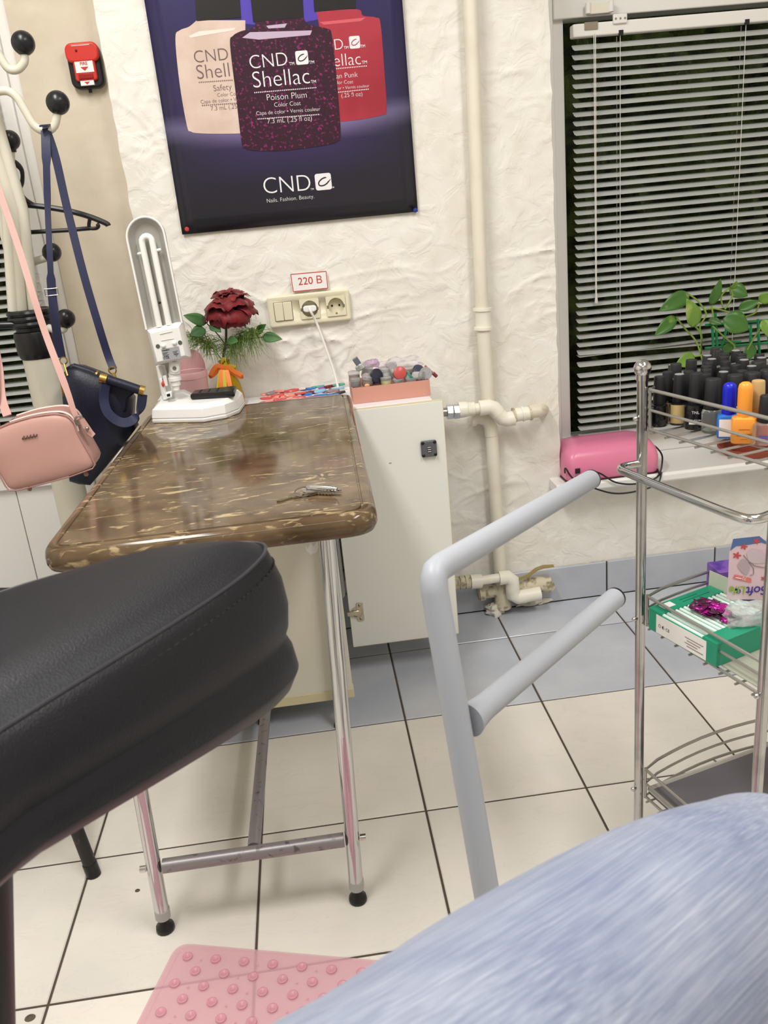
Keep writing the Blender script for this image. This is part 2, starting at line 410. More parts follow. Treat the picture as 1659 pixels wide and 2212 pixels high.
bl = thing('venetian_blind', 'grey horizontal slat blind covering the large window above the sill', 'blind', (1.95, BY, SILL+.075))
hr = MB().bb((BX0-.002, BY-.018, zt), (2.68, BY+.012, zt+.03)).build('headrail', PVC, bl, bevel=.003)
pb = onY(1278, 56, BY-.02); MB().bb((pb.x-.018, BY-.021, pb.z-.008), (pb.x+.016, BY-.016, pb.z+.009)).build('cord_lock', mat('dull_metal', (150, 140, 128), .4, .8), hr)
pb = onY(1339, 43, BY-.02); br = MB().bb((pb.x-.018, BY-.024, zt+.022), (pb.x+.018, BY-.016, zt+.044)).build('bracket', PVC, bl, bevel=.002)
for q in (-1, 0, 1): MB().tube([(pb.x+q*.012, BY-.0243, zt+.033), (pb.x+q*.012, BY-.0238, zt+.033)], .003, 8).build('screw', STEEL, br)
lx = [onY(1336, 100, BY).x, onY(1606, 60, BY).x, 2.4]
blind(bl, BX0, 2.68, SILL+.083, zt-.022, BY, lx, 17, 36, {11: (-.02, -.25, .004), 10: (.028, .1, .003), 9: (.012, .1, .002)})
MB().bb((BX0, BY-.012, SILL+.073), (2.68, BY+.012, SILL+.082)).build('bottom_bar', SLAT, bl, bevel=.002)
for x in lx[:2]: MB().bb((x-.006, BY-.019, zt-.004), (x+.006, BY-.015, zt+.008)).build('cord_outlet', BLACKP, bl)
ct = onY(1288, 645, BY-.022); ctop = onY(1285, 64, BY-.022)
for s in (-.0025, .0015): MB().tube([(ctop.x+s, BY-.022, zt+.004), (ct.x+s*.6, BY-.022, ct.z+.012)], .0011, 6).build('pull_cord', CORD, bl)
MB().lathe([(.0015, .03), (.003, .024), (.0045, .006), (.0045, 0)], (ct.x, BY-.022, ct.z-.012), 10).build('tassel', mat('tassel_clear', (205, 205, 200), .3), bl)

# ------------------------------------------------------------------ white pvc door on the left
DY = YW+.062
dr = thing('door_1', None, None, (-.5, DY, 0)); dr['kind'] = 'structure'
def dbox(name, a, b, m=PVC, bev=.003): return MB().bb(a, b).build(name, m, dr, bevel=bev)
dbox('frame', (-.085, DY-.006, 0), (-.0585, DY+.07, 2.12)); dbox('frame', (-1.19, DY-.006, 0), (-1.15, DY+.07, 2.12)); dbox('frame', (-1.15, DY-.006, 2.07), (-.085, DY+.07, 2.12))
dbox('stile', (-.145, DY-.016, .02), (-.085, DY+.05, 2.07)); dbox('stile', (-1.15, DY-.016, .02), (-1.09, DY+.05, 2.07))
dbox('rail', (-1.09, DY-.016, .52), (-.145, DY+.05, .60)); dbox('rail', (-1.09, DY-.016, .02), (-.145, DY+.05, .12)); dbox('rail', (-1.09, DY-.016, 1.98), (-.145, DY+.05, 2.07))
for i in range(6):
    dbox('panel', (-1.09+.1575*i+.001, DY-.002, .12), (-1.09+.1575*(i+1)-.001, DY+.02, .52), PVC, .002)
MB().bb((-1.09, DY+.02, .6), (-.145, DY+.025, 1.98)).build('pane', glass, dr)
b2 = thing('venetian_blind', 'narrow grey slat blind hanging on the white door behind the coat stand', 'blind', (-.6, DY-.03, .6))
MB().bb((-1.08, DY-.045, 1.90), (-.112, DY-.017, 1.93)).build('headrail', PVC, b2, bevel=.003)
blind(b2, -1.08, -.112, .61, 1.885, DY-.031, [-.16, -.6, -1.0], 20, 30)
MB().bb((-1.08, DY-.042, .597), (-.112, DY-.02, .607)).build('bottom_bar', SLAT, b2, bevel=.002)

# ------------------------------------------------------------------ poster
PY = YW-.010
c_bl, c_br = onY(393, 507, PY), onY(903, 461, PY)
PX0, PX1 = (c_bl.x+.268)/2+.0, c_br.x; PZ0 = c_bl.z
pm = mat('poster_print', (30, 28, 40), .28); b = pm.node_tree.nodes['Principled BSDF']
tc = N(pm, 'ShaderNodeTexCoord'); sx = N(pm, 'ShaderNodeSeparateXYZ'); L(pm, tc.outputs['Object'], sx.inputs[0])
rz = N(pm, 'ShaderNodeMapRange'); rz.inputs['From Min'].default_value = 0; rz.inputs['From Max'].default_value = .84; L(pm, sx.outputs['Z'], rz.inputs['Value'])
r1 = ramp(pm, [(0, (33, 32, 38)), (.12, (34, 31, 48)), (.22, (54, 42, 88)), (.272, (138, 122, 172)), (.30, (74, 58, 116)), (.5, (44, 36, 92)), (.85, (60, 48, 130))]); L(pm, rz.outputs[0], r1.inputs[0])
r2 = ramp(pm, [(0, (33, 32, 38)), (.24, (36, 34, 54)), (.285, (96, 90, 124)), (.32, (44, 38, 72)), (.55, (42, 36, 80)), (.85, (40, 34, 80))]); L(pm, rz.outputs[0], r2.inputs[0])
ab = N(pm, 'ShaderNodeMath'); ab.operation = 'ABSOLUTE'; L(pm, sx.outputs['X'], ab.inputs[0])
fx = N(pm, 'ShaderNodeMapRange'); fx.inputs['From Min'].default_value = .10; fx.inputs['From Max'].default_value = .285; L(pm, ab.outputs[0], fx.inputs['Value'])
mx = N(pm, 'ShaderNodeMix'); mx.data_type = 'RGBA'; L(pm, fx.outputs[0], mx.inputs['Factor']); L(pm, r1.outputs[0], mx.inputs['A']); L(pm, r2.outputs[0], mx.inputs['B']); L(pm, mx.outputs['Result'], b.inputs['Base Color'])
mb = MB(); nx, nz = 16, 24; vs = []
for k in range(nz+1):
    for i in range(nx+1):
        u = i/nx; z = PZ0+.841*k/nz
        vs.append((PX0+(PX1-PX0)*u, PY, z+.004*math.sin(u*5)*(k == 0)*0))
fs = [(k*(nx+1)+i, k*(nx+1)+i+1, (k+1)*(nx+1)+i+1, (k+1)*(nx+1)+i) for k in range(nz) for i in range(nx)]
poster = tag(mb.add(vs, fs).build('poster', pm, solid=.0006), 'dark purple advertising poster showing three nail polish bottles on plaster wall', 'poster')
def pprint(name, px, m, layer, parent=poster, smooth=True):
    pts = [onY(x, y, PY) for x, y in px]; Y = PY-.0006-.0004*layer
    return MB().prism([(p.x, Y, p.z) for p in pts], (0, .0003, 0)).build(name, m, parent, 0)
NUDE = mat('print_nude', (210, 186, 172), .3, var=(14, (222, 200, 188), .4, .6)); REDP = mat('print_red', (158, 42, 58), .3, var=(6, (176, 54, 70), .4, .6))
PLUM = mat('print_plum', (52, 18, 40), .3, var=(150, (150, 44, 112), .57, .70)); INK = mat('print_black', (26, 24, 28), .3)
LAV = mat('print_lavender', (196, 176, 200), .3); PURPLE = mat('print_purple', (84, 66, 178), .3); WINK = mat('print_white', (236, 234, 238), .4); GINK = mat('print_grey', (112, 92, 92), .4)
PINKH = mat('print_pink_highlight', (246, 226, 216), .3); REDH = mat('print_red_highlight', (214, 96, 108), .3)
def curve(pts, k=5): return [(v.x, v.y) for v in smoothpts([V((x, y, 0)) for x, y in pts], k)]
pprint('glow_print', [(515, -40), (522, 50), (560, 55), (560, -40)], PURPLE, 0); pprint('glow_print', [(640, -40), (645, 50), (700, 40), (690, -40)], PURPLE, 0)
lb = pprint('bottle_print', curve([(425, 44), (408, 58), (388, 66), (379, 84), (388, 180), (404, 272), (412, 284), (430, 288), (480, 289), (530, 288)])+[(530, 44)], NUDE, 1)
pprint('cap_print', [(414, -70), (425, 46), (521, 38), (514, -70)], INK, 2, lb)
pprint('highlight_print', [(408, 78), (430, 68), (510, 60), (505, 66), (432, 78), (412, 82)], PINKH, 2, lb)
rb = pprint('bottle_print', [(690, 60)]+curve([(684, 26), (770, 20), (784, 34), (812, 38), (822, 52), (830, 150), (835, 236), (826, 248), (780, 258), (735, 263)])+[(715, 262)], REDP, 1)
pprint('cap_print', [(672, -70), (679, 26), (769, 18), (764, -70)], INK, 2, rb)
pprint('highlight_print', [(690, 48), (790, 38), (780, 46), (700, 54)], REDH, 2, rb)
cb = pprint('bottle_print', curve([(551, 46), (548, 60), (520, 68), (503, 78), (497, 96), (509, 200), (522, 308), (530, 320), (545, 325), (600, 326), (660, 320), (715, 311), (730, 304), (736, 290), (728, 180), (717, 78), (706, 62), (668, 54), (655, 38)]), PLUM, 3)
pprint('cap_print', [(534, -70), (547, 48), (656, 38), (650, -70)], INK, 4, cb)
pprint('highlight_print', [(523, 82), (540, 70), (674, 66), (670, 76), (560, 86)], LAV, 4, cb)
pprint('highlight_print', [(575, 56), (620, 51), (615, 60), (580, 62)], LAV, 4, cb)
def ptext(t, x0, y0, x1, y1, m, layer, parent, bold=-.014):
    Y = PY-.0006-.0004*layer; return text(t, onY(x0, y0, Y), onY(x1, y1, Y), m, parent, bold=bold)
def logo(x, y, w, h, layer, parent, ink):
    pts = [(x, y), (x+w, y-w*.09), (x+w*1.05, y+h-w*.09), (x+w*.04, y+h)]
    c = [onY(*p, PY) for p in pts]; cx = sum(p.x for p in c)/4; cz = sum(p.z for p in c)/4; W_ = c[1].x-c[0].x; H_ = c[0].z-c[3].z
    Y = PY-.0006-.0004*layer
    sq = MB().prism([(p, Y, q) for p, q in rrect(cx, cz, W_, H_, W_*.14)], (0, .0003, 0)).build('logo_print', WINK, parent, 0)
    a = [V((cx+W_*.30*math.cos(t)*1.1+W_*.03, Y-.0004, cz+H_*.24*math.sin(t)*.9+W_*.10*math.cos(t))) for t in [math.radians(d) for d in range(55, 326, 18)]]
    a.append(a[-1]+V((W_*.17, 0, H_*.16)))
    MB().ribbon(a, [W_*.03]+[W_*.07]*(len(a)-2)+[W_*.02], .0002, [V((math.cos(i*.4), 0, math.sin(i*.4)+.01)) for i in range(len(a))] if False else [((a[min(i+1, len(a)-1)]-a[max(i-1, 0)]).cross(V((0, 1, 0)))) for i in range(len(a))]).build('logo_letter', ink, sq, 0)
# centre bottle lettering
ptext('CND', 541, 149, 622, 141, WINK, 4, cb); ptext('TM', 625, 141, 636, 140, WINK, 4, cb, .01); logo(638, 111, 27, 30, 4, cb, INK); ptext('TM', 668, 138, 679, 137, WINK, 4, cb, .01)
ptext('Shellac', 548, 190, 670, 180, WINK, 4, cb); ptext('TM', 672, 180, 683, 179, WINK, 4, cb, .01)
ptext('Poison Plum', 577, 217, 663, 211, WINK, 4, cb); ptext('Color Coat', 593, 231, 650, 227, WINK, 4, cb); ptext('Capa de color • Vernis couleur', 554, 249, 692, 239, WINK, 4, cb); ptext('7.3 mL (.25 fl oz)', 578, 267, 674, 260, WINK, 4, cb)
ptext('·'*34, 550, 206, 684, 195, WINK, 4, cb, .02); ptext('·'*34, 557, 263, 690, 253, WINK, 4, cb, .02)
ptext('CND', 421, 136, 494, 129, GINK, 2, lb); ptext('Shell', 427, 171, 497, 165, GINK, 2, lb); ptext('Safety', 462, 197, 501, 193, GINK, 2, lb); ptext('Color Co', 470, 209, 509, 206, GINK, 2, lb)
ptext('Capa de color • V', 434, 224, 511, 218, GINK, 2, lb); ptext('7.3 mL (.25', 456, 239, 512, 234, GINK, 2, lb); ptext('·'*18, 430, 184, 503, 179, GINK, 2, lb, .02); ptext('·'*18, 437, 234, 512, 229, GINK, 2, lb, .02)
ptext('D', 724, 108, 742, 106, WINK, 2, rb); ptext('TM', 743, 106, 753, 105, WINK, 2, rb, .01); logo(754, 79, 23, 27, 2, rb, REDP); ptext('TM', 779, 103, 789, 102, WINK, 2, rb, .01)
ptext('ellac', 722, 144, 780, 139, WINK, 2, rb); ptext('TM', 782, 138, 793, 137, WINK, 2, rb, .01); ptext('an Punk', 727, 170, 773, 166, WINK, 2, rb); ptext('lor Coat', 729, 182, 763, 180, WINK, 2, rb)
ptext('or • Vernis couleur', 730, 194, 798, 188, WINK, 2, rb); ptext('(.25 fl oz)', 738, 211, 783, 207, WINK, 2, rb); ptext('·'*18, 727, 154, 793, 148, WINK, 2, rb, .02); ptext('·'*18, 731, 205, 797, 198, WINK, 2, rb, .02)
# bottom logo
ptext('CND', 571, 419, 672, 411, WINK, 1, poster); ptext('TM', 671, 411, 678, 410, WINK, 1, poster, .01); logo(680, 376, 35, 36, 1, poster, INK); ptext('TM', 716, 407, 722, 406, WINK, 1, poster, .01)
ptext('Nails. Fashion. Beauty.', 577, 438, 679, 428, WINK, 1, poster)
for px, m, nm in (((404, 495), mat('pin_red', (200, 60, 55), .35), 'red'), ((897, 454), mat('pin_blue', (30, 50, 150), .35), 'blue')):
    p = onY(*px, PY); o = MB().lathe([(.0006, 0), (.0006, .004), (.0052, .0045), (.0056, .006), (.004, .0078), (1e-6, .0084)], (p.x, PY-.0005+.004, p.z), 14, Matrix.Rotation(math.pi/2, 3, 'X')).build('push_pin', m)
    tag(o, nm+' push pin at a bottom corner of the poster', 'push pin')

# ------------------------------------------------------------------ fire alarm box (on the recessed wall)
AY = YW+.05
def qz(x, y, Y=AY): p = onY(x, y, Y); return p.x, p.z
ax0, _ = qz(143, 130, AY-.03); ax1, _ = qz(216, 130, AY-.03); az1 = qz(180, 90, AY-.03)[1]; az0 = qz(190, 190, AY-.03)[1]
cx, cz, aw, ah = (ax0+ax1)/2, (az0+az1)/2, ax1-ax0, az1-az0
al = thing('fire_alarm', 'red and black manual fire alarm call point on the wall beside the coat stand', 'fire alarm', (cx, AY, az0))
RED = mat('alarm_red', (205, 52, 42), .35)
MB().prism([(p, AY, q) for p, q in rrect(cx, cz, aw, ah, .018)], (0, -.022, 0)).build('back_case', BLACKP, al, bevel=.005, seg=3)
MB().prism([(p, AY-.018, q) for p, q in rrect(cx, cz+ah*.28, aw*1.0, ah*.44, .016)], (0, -.014, 0)).build('cover', RED, al, bevel=.005, seg=3)
MB().prism([(p, AY-.018, q) for p, q in rrect(cx, cz-ah*.08, aw*.66, ah*.52, .006)], (0, -.012, 0)).build('front', RED, al, bevel=.003)
PAPER = mat('label_white', (240, 238, 236), .5); RINK = mat('ink_red', (200, 45, 40), .5)
lb_ = MB().bb((cx-aw*.27, AY-.0312, cz-ah*.16), (cx+aw*.27, AY-.029, cz+ah*.16)).build('label', PAPER, al)
zl = cz+ah*.085; text('ПОЖАР', (cx-aw*.19, AY-.0314, zl), (cx+aw*.19, AY-.0314, zl), RINK, al, bold=.02); text('FIRE', (cx-aw*.11, AY-.0314, zl-ah*.085), (cx+aw*.11, AY-.0314, zl-ah*.085), RINK, al, bold=.02)
for zz, s in ((cz-ah*.04, 1), (cz-ah*.365, .72)): MB().prism([(cx-aw*.12*s, AY-.0318, zz), (cx+aw*.12*s, AY-.0318, zz), (cx, AY-.0318, zz-ah*.085*s)], (0, .0003, 0)).build('arrow', RINK, al)
MB().bb((cx-aw*.2, AY-.0315, cz-ah*.44), (cx+aw*.2, AY-.02, cz-ah*.34)).build('label', PAPER, al)
MB().bb((cx-aw*.22, AY-.0325, cz-ah*.30), (cx+aw*.22, AY-.029, cz-ah*.19)).build('button', mat('alarm_dark_red', (150, 30, 30), .3), al, bevel=.001)
MB().bb((cx-aw*.27, AY-.0328, cz+ah*.42), (cx+aw*.27, AY-.0316, cz+ah*.432)).build('line', PAPER, al)
MB().sphere((cx-aw*.15, AY-.032, cz+ah*.32), .003, 8, 6).build('indicator', mat('alarm_led', (110, 20, 20), .2), al)
MB().bb((cx-.004, AY-.012, az0-.008), (cx+.003, AY-.006, az0+.002)).build('latch', BLACKP, al)

# ------------------------------------------------------------------ switch and socket panel
IV = mat('ivory_plastic', (228, 222, 196), .32); IVD = mat('ivory_gap', (120, 110, 90), .6)
SY = YW-.012
def sxz(x, y): p = onY(x, y, SY-.014); return p.x, p.z
x0, _ = sxz(577, 660); x1, _ = sxz(757, 660); _, z1 = sxz(660, 634); _, z0 = sxz(660, 702)
zc, hh = (z0+z1)/2, z1-z0
sk = thing('socket_panel', 'ivory panel with a double light switch and two wall sockets', 'socket', ((x0+x1)/2, YW-.008, z0))
W3 = (x1-x0)
fy = YW-.019
us = [x0+W3*t for t in (.185, .505, .825)]; cs = hh*.66
plate = MB().prism([(p, YW+.002, q) for p, q in rrect((x0+x1)/2, zc, W3, hh, .007)], (0, -.021, 0)).build('frame_plate', IV, sk, bevel=.004, seg=3)
cm = MB()
for u in us[1:]: cm.tube([(u, fy-.01, zc), (u, fy+.016, zc)], cs*.405, 32)
cut = cm.build('cut', IV, sk); bo = plate.modifiers.new('b', 'BOOLEAN'); bo.object = cut; bo.operation = 'DIFFERENCE'
bpy.context.view_layer.update(); dg = bpy.context.evaluated_depsgraph_get()
nm_ = bpy.data.meshes.new_from_object(plate.evaluated_get(dg)); plate.modifiers.clear(); plate.data = nm_; bpy.data.objects.remove(cut)
g = MB().bb((us[0]-cs*.46, fy-.0004, zc-cs*.46), (us[0]+cs*.46, fy+.001, zc+cs*.46)).build('switch_gap', IVD, sk)
for s in (-1, 1): MB().bb((us[0]+s*cs*.22-cs*.213, fy-.0045, zc-cs*.44), (us[0]+s*cs*.22+cs*.213, fy, zc+cs*.44)).build('rocker', IV, sk, bevel=.0012)
for u in us[1:]:
    so = MB()
    rc = cs*.40; sq = rrect(u, zc, cs*.96, cs*.96, .003, 6)
    R = [[(p, fy+.002, q) for p, q in sq], [(p, fy-.0035, q) for p, q in sq], [(u+rc*math.cos(math.radians(45)*0+2*math.pi*i/len(sq)+.13), fy-.0035, zc+rc*math.sin(2*math.pi*i/len(sq)+.13)) for i in range(len(sq))],
         [(u+rc*.97*math.cos(2*math.pi*i/len(sq)+.13), fy+.0135, zc+rc*.97*math.sin(2*math.pi*i/len(sq)+.13)) for i in range(len(sq))]]
    so.rings(R, True, False); sob = so.build('socket', IV, sk)
    for s in (-1, 1):
        MB().tube([(u+s*.0095, fy+.0125, zc), (u+s*.0095, fy+.0138, zc)], .0027, 10).build('pin_hole', BLACKP, sob)
        MB().bb((u-.002, fy-.003, zc+s*rc*.97-.003), (u+.002, fy+.012, zc+s*rc*.97+.003)).build('earth_clip', GOLD, sob)
        MB().bb((u+s*rc-.003, fy-.0036, zc-.005), (u+s*rc+.002, fy+.01, zc+.003)).build('side_groove', IVD, sob)
# paper notice
ns = thing('paper_notice', 'small white paper notice reading 220 B with a red border above the sockets', 'sign', (0, 0, 0))
ny = YW-.0115
cn = [onY(*p, ny) for p in ((626, 592), (706, 585), (710, 623), (632, 631))]
MB().prism([(p.x, ny, p.z) for p in cn], (0, .0004, 0)).build('sheet', PAPER, ns, 0)
cc = sum((p for p in cn), V())/4
inn = [cc+(p-cc)*.955 for p in cn]
for i in range(4):
    a, b_ = inn[i], inn[(i+1) % 4]; MB().ribbon([a+V((0, -.0004, 0)), b_+V((0, -.0004, 0))], .0018, .0002, (b_-a).cross(V((0, 1, 0)))).build('border', RINK, ns, 0)
text('220 В', onY(645, 616, ny), onY(696, 611, ny), RINK, ns, depth=.0005)
# plug and its cable
pc = V((us[1], fy, zc)); WC = mat('cable_white', (236, 234, 228), .4)
pl = thing('power_plug', 'white plug in the middle wall socket with a white cable hanging down', 'plug', (pc.x, YW, zc))
MB().prism([(pc.x-.017, fy+.010, zc-.004), (pc.x-.010, fy+.010, zc-.0075), (pc.x+.010, fy+.010, zc-.0075), (pc.x+.017, fy+.010, zc-.004), (pc.x+.017, fy+.010, zc+.005), (pc.x+.012, fy+.010, zc+.008), (pc.x-.012, fy+.010, zc+.008), (pc.x-.017, fy+.010, zc+.005)], (0, -.022, 0)).build('plug_body', WHITE, pl, bevel=.002)
for s in (-1, 1): MB().tube([(pc.x+s*.0095, fy+.0123, zc), (pc.x+s*.0095, fy+.009, zc)], .002, 8).build('pin', STEEL, pl)
cab = smoothpts([V((pc.x, fy-.010, zc)), V((pc.x+.002, fy-.022, zc-.006)), onY(685, 700, YW-.035), onY(705, 755, YW-.05), onY(722, 805, YW-.07), onY(733, 850, YW-.10), onY(735, 868, YW-.14), onY(738, 890, YW-.20)], 6)
MB().tube(cab, [.0042, .0040]+[.0032]*(len(cab)-2), 8).build('cable', WC, pl)

# ------------------------------------------------------------------ heating pipes
PIPE = mat('pipe_paint', (232, 226, 210), .42, bump=(40, .2, .002), var=(9, (218, 209, 190), .5, .75)); PIPE2 = mat('fitting_plastic', (238, 234, 220), .38)
DIRTY = mat('fitting_dirty', (205, 196, 172), .6, var=(60, (150, 138, 112), .5, .65), bump=(90, .5, .003))
RY = YW-.030
pr_ = thing('heating_pipe', 'cream painted heating pipe on the wall with chrome nuts, elbows and brass lever valve', 'pipe', (1.02, RY, 0))
def pp(x, y, Y=RY): return onY(x, y, Y)
xt = pp(1016, 0).x; xm = pp(1041, 640).x
MB().tube([(xt-.004, RY, 2.7), (xt, RY, pp(1016, 0).z), pp(1041, 668)], .0172, 18).build('upper_pipe', PIPE, pr_)
MB().tube([pp(1042, 668), pp(1043, 676), pp(1044, 702), pp(1045, 712)], [.0225, .0205, .0205, .0225], 18).build('coupling', PIPE2, pr_)
for y in (668, 709): MB().tube([pp(1042+(y-668)*.04, y-3), pp(1042+(y-668)*.04, y+3)], .0245, 18).build('coupling_ring', PIPE2, pr_)
MB().tube([pp(1044, 708), pp(1055, 880)], .0185, 18).build('lower_pipe', PIPE, pr_)
MB().tube([pp(1025, 902), pp(1040, 902), pp(1053, 908), pp(1060, 922), pp(1062, 940)], .019, 16).build('elbow', PIPE, pr_)
MB().tube([pp(1018, 903), pp(1028, 903)], .023, 16).build('elbow_ring', PIPE, pr_)
MB().tube([pp(1062, 938), pp(1082, 1255)], .0180, 18).build('lower_pipe', PIPE, pr_)
HYV = RY-.038
up = pr_
MB().tube([pp(948, 891, HYV), pp(966, 890, HYV)], .012, 12).build('nipple', STEEL, up)
for xx in (972, 986): MB().tube([pp(xx-7, 890-(xx-972)*.05, HYV), pp(xx+6, 889-(xx-972)*.05, HYV)], .0205, 6).build('nut', CHROME, up, 20, bevel=.0015)
MB().tube([pp(991, 886, HYV), pp(1008, 884, HYV), pp(1010, 884, HYV), pp(1024, 883, HYV)], [.0215, .021, .0185, .0185], 18).build('collar', PIPE2, up)
MB().tube([pp(1022, 883, HYV), pp(1038, 882, HYV)], .0145, 16).build('sleeve', PIPE2, up)
MB().tube([pp(1035, 882, HYV), pp(1056, 879, HYV), pp(1066, 882, HYV), pp(1076, 893, HYV)], .0205, 18).build('offset_elbow', PIPE2, up)
MB().tube([pp(1073, 890, HYV), pp(1086, 904, HYV), pp(1096, 906, HYV), pp(1111, 903, HYV)], .0200, 18).build('offset_elbow', PIPE2, up)
MB().tube([pp(1110, 897, HYV), pp(1144, 892, HYV)], .0185, 18).build('sleeve', PIPE2, up)
for xx in (1111, 1129, 1145): MB().tube([pp(xx-2, 897-(xx-1111)*.13, HYV), pp(xx+2, 896-(xx-1111)*.13, HYV)], .0205, 18).build('sleeve_ring', DIRTY if xx != 1129 else PIPE2, up)
MB().tube([pp(1144, 890, HYV), pp(1162, 887, HYV), pp(1171, 886, HYV+.012), pp(1172, 886, YW+.004)], [.0185, .0185, .0175, .0175], 16).build('wall_elbow', PIPE, up)
# lower valve group
LV = pr_
MB().tube([pp(962, 1263, HYV), pp(1018, 1257, HYV)], .0165, 14).build('nipple', DIRTY, LV)
for xx in (985, 998, 1010): MB().tube([pp(xx-5, 1260-(xx-985)*.1, HYV), pp(xx+5, 1259-(xx-985)*.1, HYV)], .0200, 10).build('nut', DIRTY, LV)
MB().tube([pp(1017, 1257, HYV), pp(1040, 1255, HYV)], .0205, 16).build('collar', PIPE2, LV)
MB().tube([pp(1040, 1254, HYV), pp(1080, 1248, HYV)], .0135, 14).build('sleeve', PIPE2, LV)
MB().tube([pp(1078, 1249, HYV), pp(1096, 1247, HYV), pp(1106, 1254, HYV), pp(1107, 1270, HYV), pp(1108, 1285, HYV), pp(1118, 1290, HYV), pp(1136, 1287, HYV)], .0205, 18).build('double_elbow', PIPE2, LV)
MB().tube([pp(1134, 1287, HYV), pp(1167, 1281, HYV)], .0195, 16).build('sleeve', PIPE2, LV)
V2 = RY-.004
MB().tube([pp(1032, 1281, V2), pp(1120, 1270, V2), pp(1162, 1262, V2), pp(1182, 1262, V2), pp(1190, 1272, V2)], [.019, .018, .024, .024, .016], 16).build('valve_body', DIRTY, LV)
MB().tube([pp(1035, 1281, V2-.004), pp(1046, 1279, V2-.004)], .024, 16).build('union_nut', DIRTY, LV)
MB().tube([pp(1143, 1254, V2), pp(1142, 1243, V2)], .006, 10).build('valve_stem', DIRTY, LV)
MB().ribbon([pp(1120, 1251, V2-.014), pp(1140, 1244, V2-.014), pp(1158, 1230, V2-.014), pp(1174, 1224, V2-.014), pp(1196, 1222, V2-.014)], [.008, .012, .014, .014, .010], .003, (0, 1, .2)).build('lever', mat('brass_lever', (176, 158, 106), .4, .8), LV)
MB().tube([pp(1082, 1250, V2), pp(1086, 1312, V2-.004)], [.0185, .026], 14).build('pipe_end', DIRTY, LV)
def rag(c, r, seed, sc=(1, .8, .5)):
    mb = MB(); n, m_ = 22, 12; R = []
    for i in range(1, m_):
        th = math.pi*i/m_; ring = []
        for j in range(n):
            ph = 2*math.pi*j/n; d = V((math.sin(th)*math.cos(ph), math.sin(th)*math.sin(ph), -math.cos(th)))
            k = r*(1+.55*noise.noise(d*1.9+V((seed, 0, 0)))+.22*noise.noise(d*4.5+V((0, seed, 0))))
            ring.append(V(c)+V((d.x*k*sc[0], d.y*k*sc[1], max(-.45, d.z)*k*sc[2])))
        R.append(ring)
    return mb.rings(R)
CL = mat('crumpled_rag', (226, 220, 208), .8, bump=(60, .6, .004))
p = onZ(1068, 1318, .012); tag(rag((p.x, p.y, .012), .028, 3, (1, .8, .75)).build('rag', CL), 'crumpled white rag stuffed under the valve at the floor', 'rag')
p = onZ(1150, 1302, .010); tag(rag((p.x, p.y+.01, .010), .026, 8, (1.9, .7, .6)).build('rag', CL), 'long dirty rag lying along the skirting under the elbow', 'rag')

# ------------------------------------------------------------------ marble-look table
mm = mat('brown_marble', (104, 84, 64), .10, spec=.38); b = mm.node_tree.nodes['Principled BSDF']
tc = N(mm, 'ShaderNodeTexCoord'); mp = N(mm, 'ShaderNodeMapping'); mp.inputs['Scale'].default_value = (20, 62, 56); mp.inputs['Rotation'].default_value = (0, 0, .10); L(mm, tc.outputs['Object'], mp.inputs[0])
n1 = N(mm, 'ShaderNodeTexNoise', Scale=1.0, Detail=7, Distortion=1.3); L(mm, mp.outputs[0], n1.inputs['Vector'])
n0 = N(mm, 'ShaderNodeTexNoise', Scale=5.5, Detail=3); L(mm, tc.outputs['Object'], n0.inputs['Vector'])
n2 = N(mm, 'ShaderNodeTexNoise', Scale=13, Detail=6, Distortion=.6); L(mm, tc.outputs['Object'], n2.inputs['Vector'])
base = ramp(mm, [(.3, (72, 55, 38)), (.5, (96, 78, 58)), (.7, (114, 95, 72))]); L(mm, n2.outputs['Fac'], base.inputs[0])
ad = N(mm, 'ShaderNodeMath'); ad.operation = 'MULTIPLY_ADD'; L(mm, n0.outputs['Fac'], ad.inputs[0]); ad.inputs[1].default_value = .42; L(mm, n1.outputs['Fac'], ad.inputs[2])
fl = N(mm, 'ShaderNodeMapRange'); fl.inputs['From Min'].default_value = .80; fl.inputs['From Max'].default_value = .90; L(mm, ad.outputs[0], fl.inputs['Value'])
mx = N(mm, 'ShaderNodeMix'); mx.data_type = 'RGBA'; L(mm, fl.outputs[0], mx.inputs['Factor']); L(mm, base.outputs[0], mx.inputs['A']); mx.inputs['B'].default_value = (*lin((176, 156, 118)), 1)
L(mm, mx.outputs['Result'], b.inputs['Base Color'])
def outline(corners, rad, n=8):
    out = []; m = len(corners)
    for i in range(m):
        p = V(corners[i]); a = (V(corners[i-1])-p).normalized(); c = (V(corners[(i+1) % m])-p).normalized(); r = rad[i]
        for k in range(n+1):
            t = k/n; q0, q1 = p+a*r, p+c*r
            out.append((1-t)**2*q0+2*t*(1-t)*p+t*t*q1)
    return out
def offset(poly, d):
    n = len(poly); out = []
    for i in range(n):
        t = (poly[(i+1) % n]-poly[i-1]).normalized(); out.append(poly[i]+V((t.y, -t.x, 0))*d)
    return out
TZ = .75
tb = thing('manicure_table', 'small table with a glossy brown marble top and chrome tube legs', 'table', (.37, .45, 0))
cr = [V((.134, .043, 0)), V((.612, .045, 0)), V((.630, .905, 0)), V((.598, .925, 0)), V((.148, .925, 0))]
ol = outline(cr, [.05, .05, .012, .012, .02])
prof = [(-.012, -.036), (-.004, -.034), (0, -.026), (0, -.016), (-.002, -.008), (-.006, -.003), (-.012, -.0008), (-.019, -.0008), (-.020, -.0028), (-.022, -.0028), (-.023, 0)]
R = [[p+V((0, 0, TZ+z)) for p in offset(ol, d)] for d, z in prof]
MB().rings(R).build('table_top', mm, tb, 50)
PKW = mat('leg_strip_pink', (188, 160, 170), .35, .4)
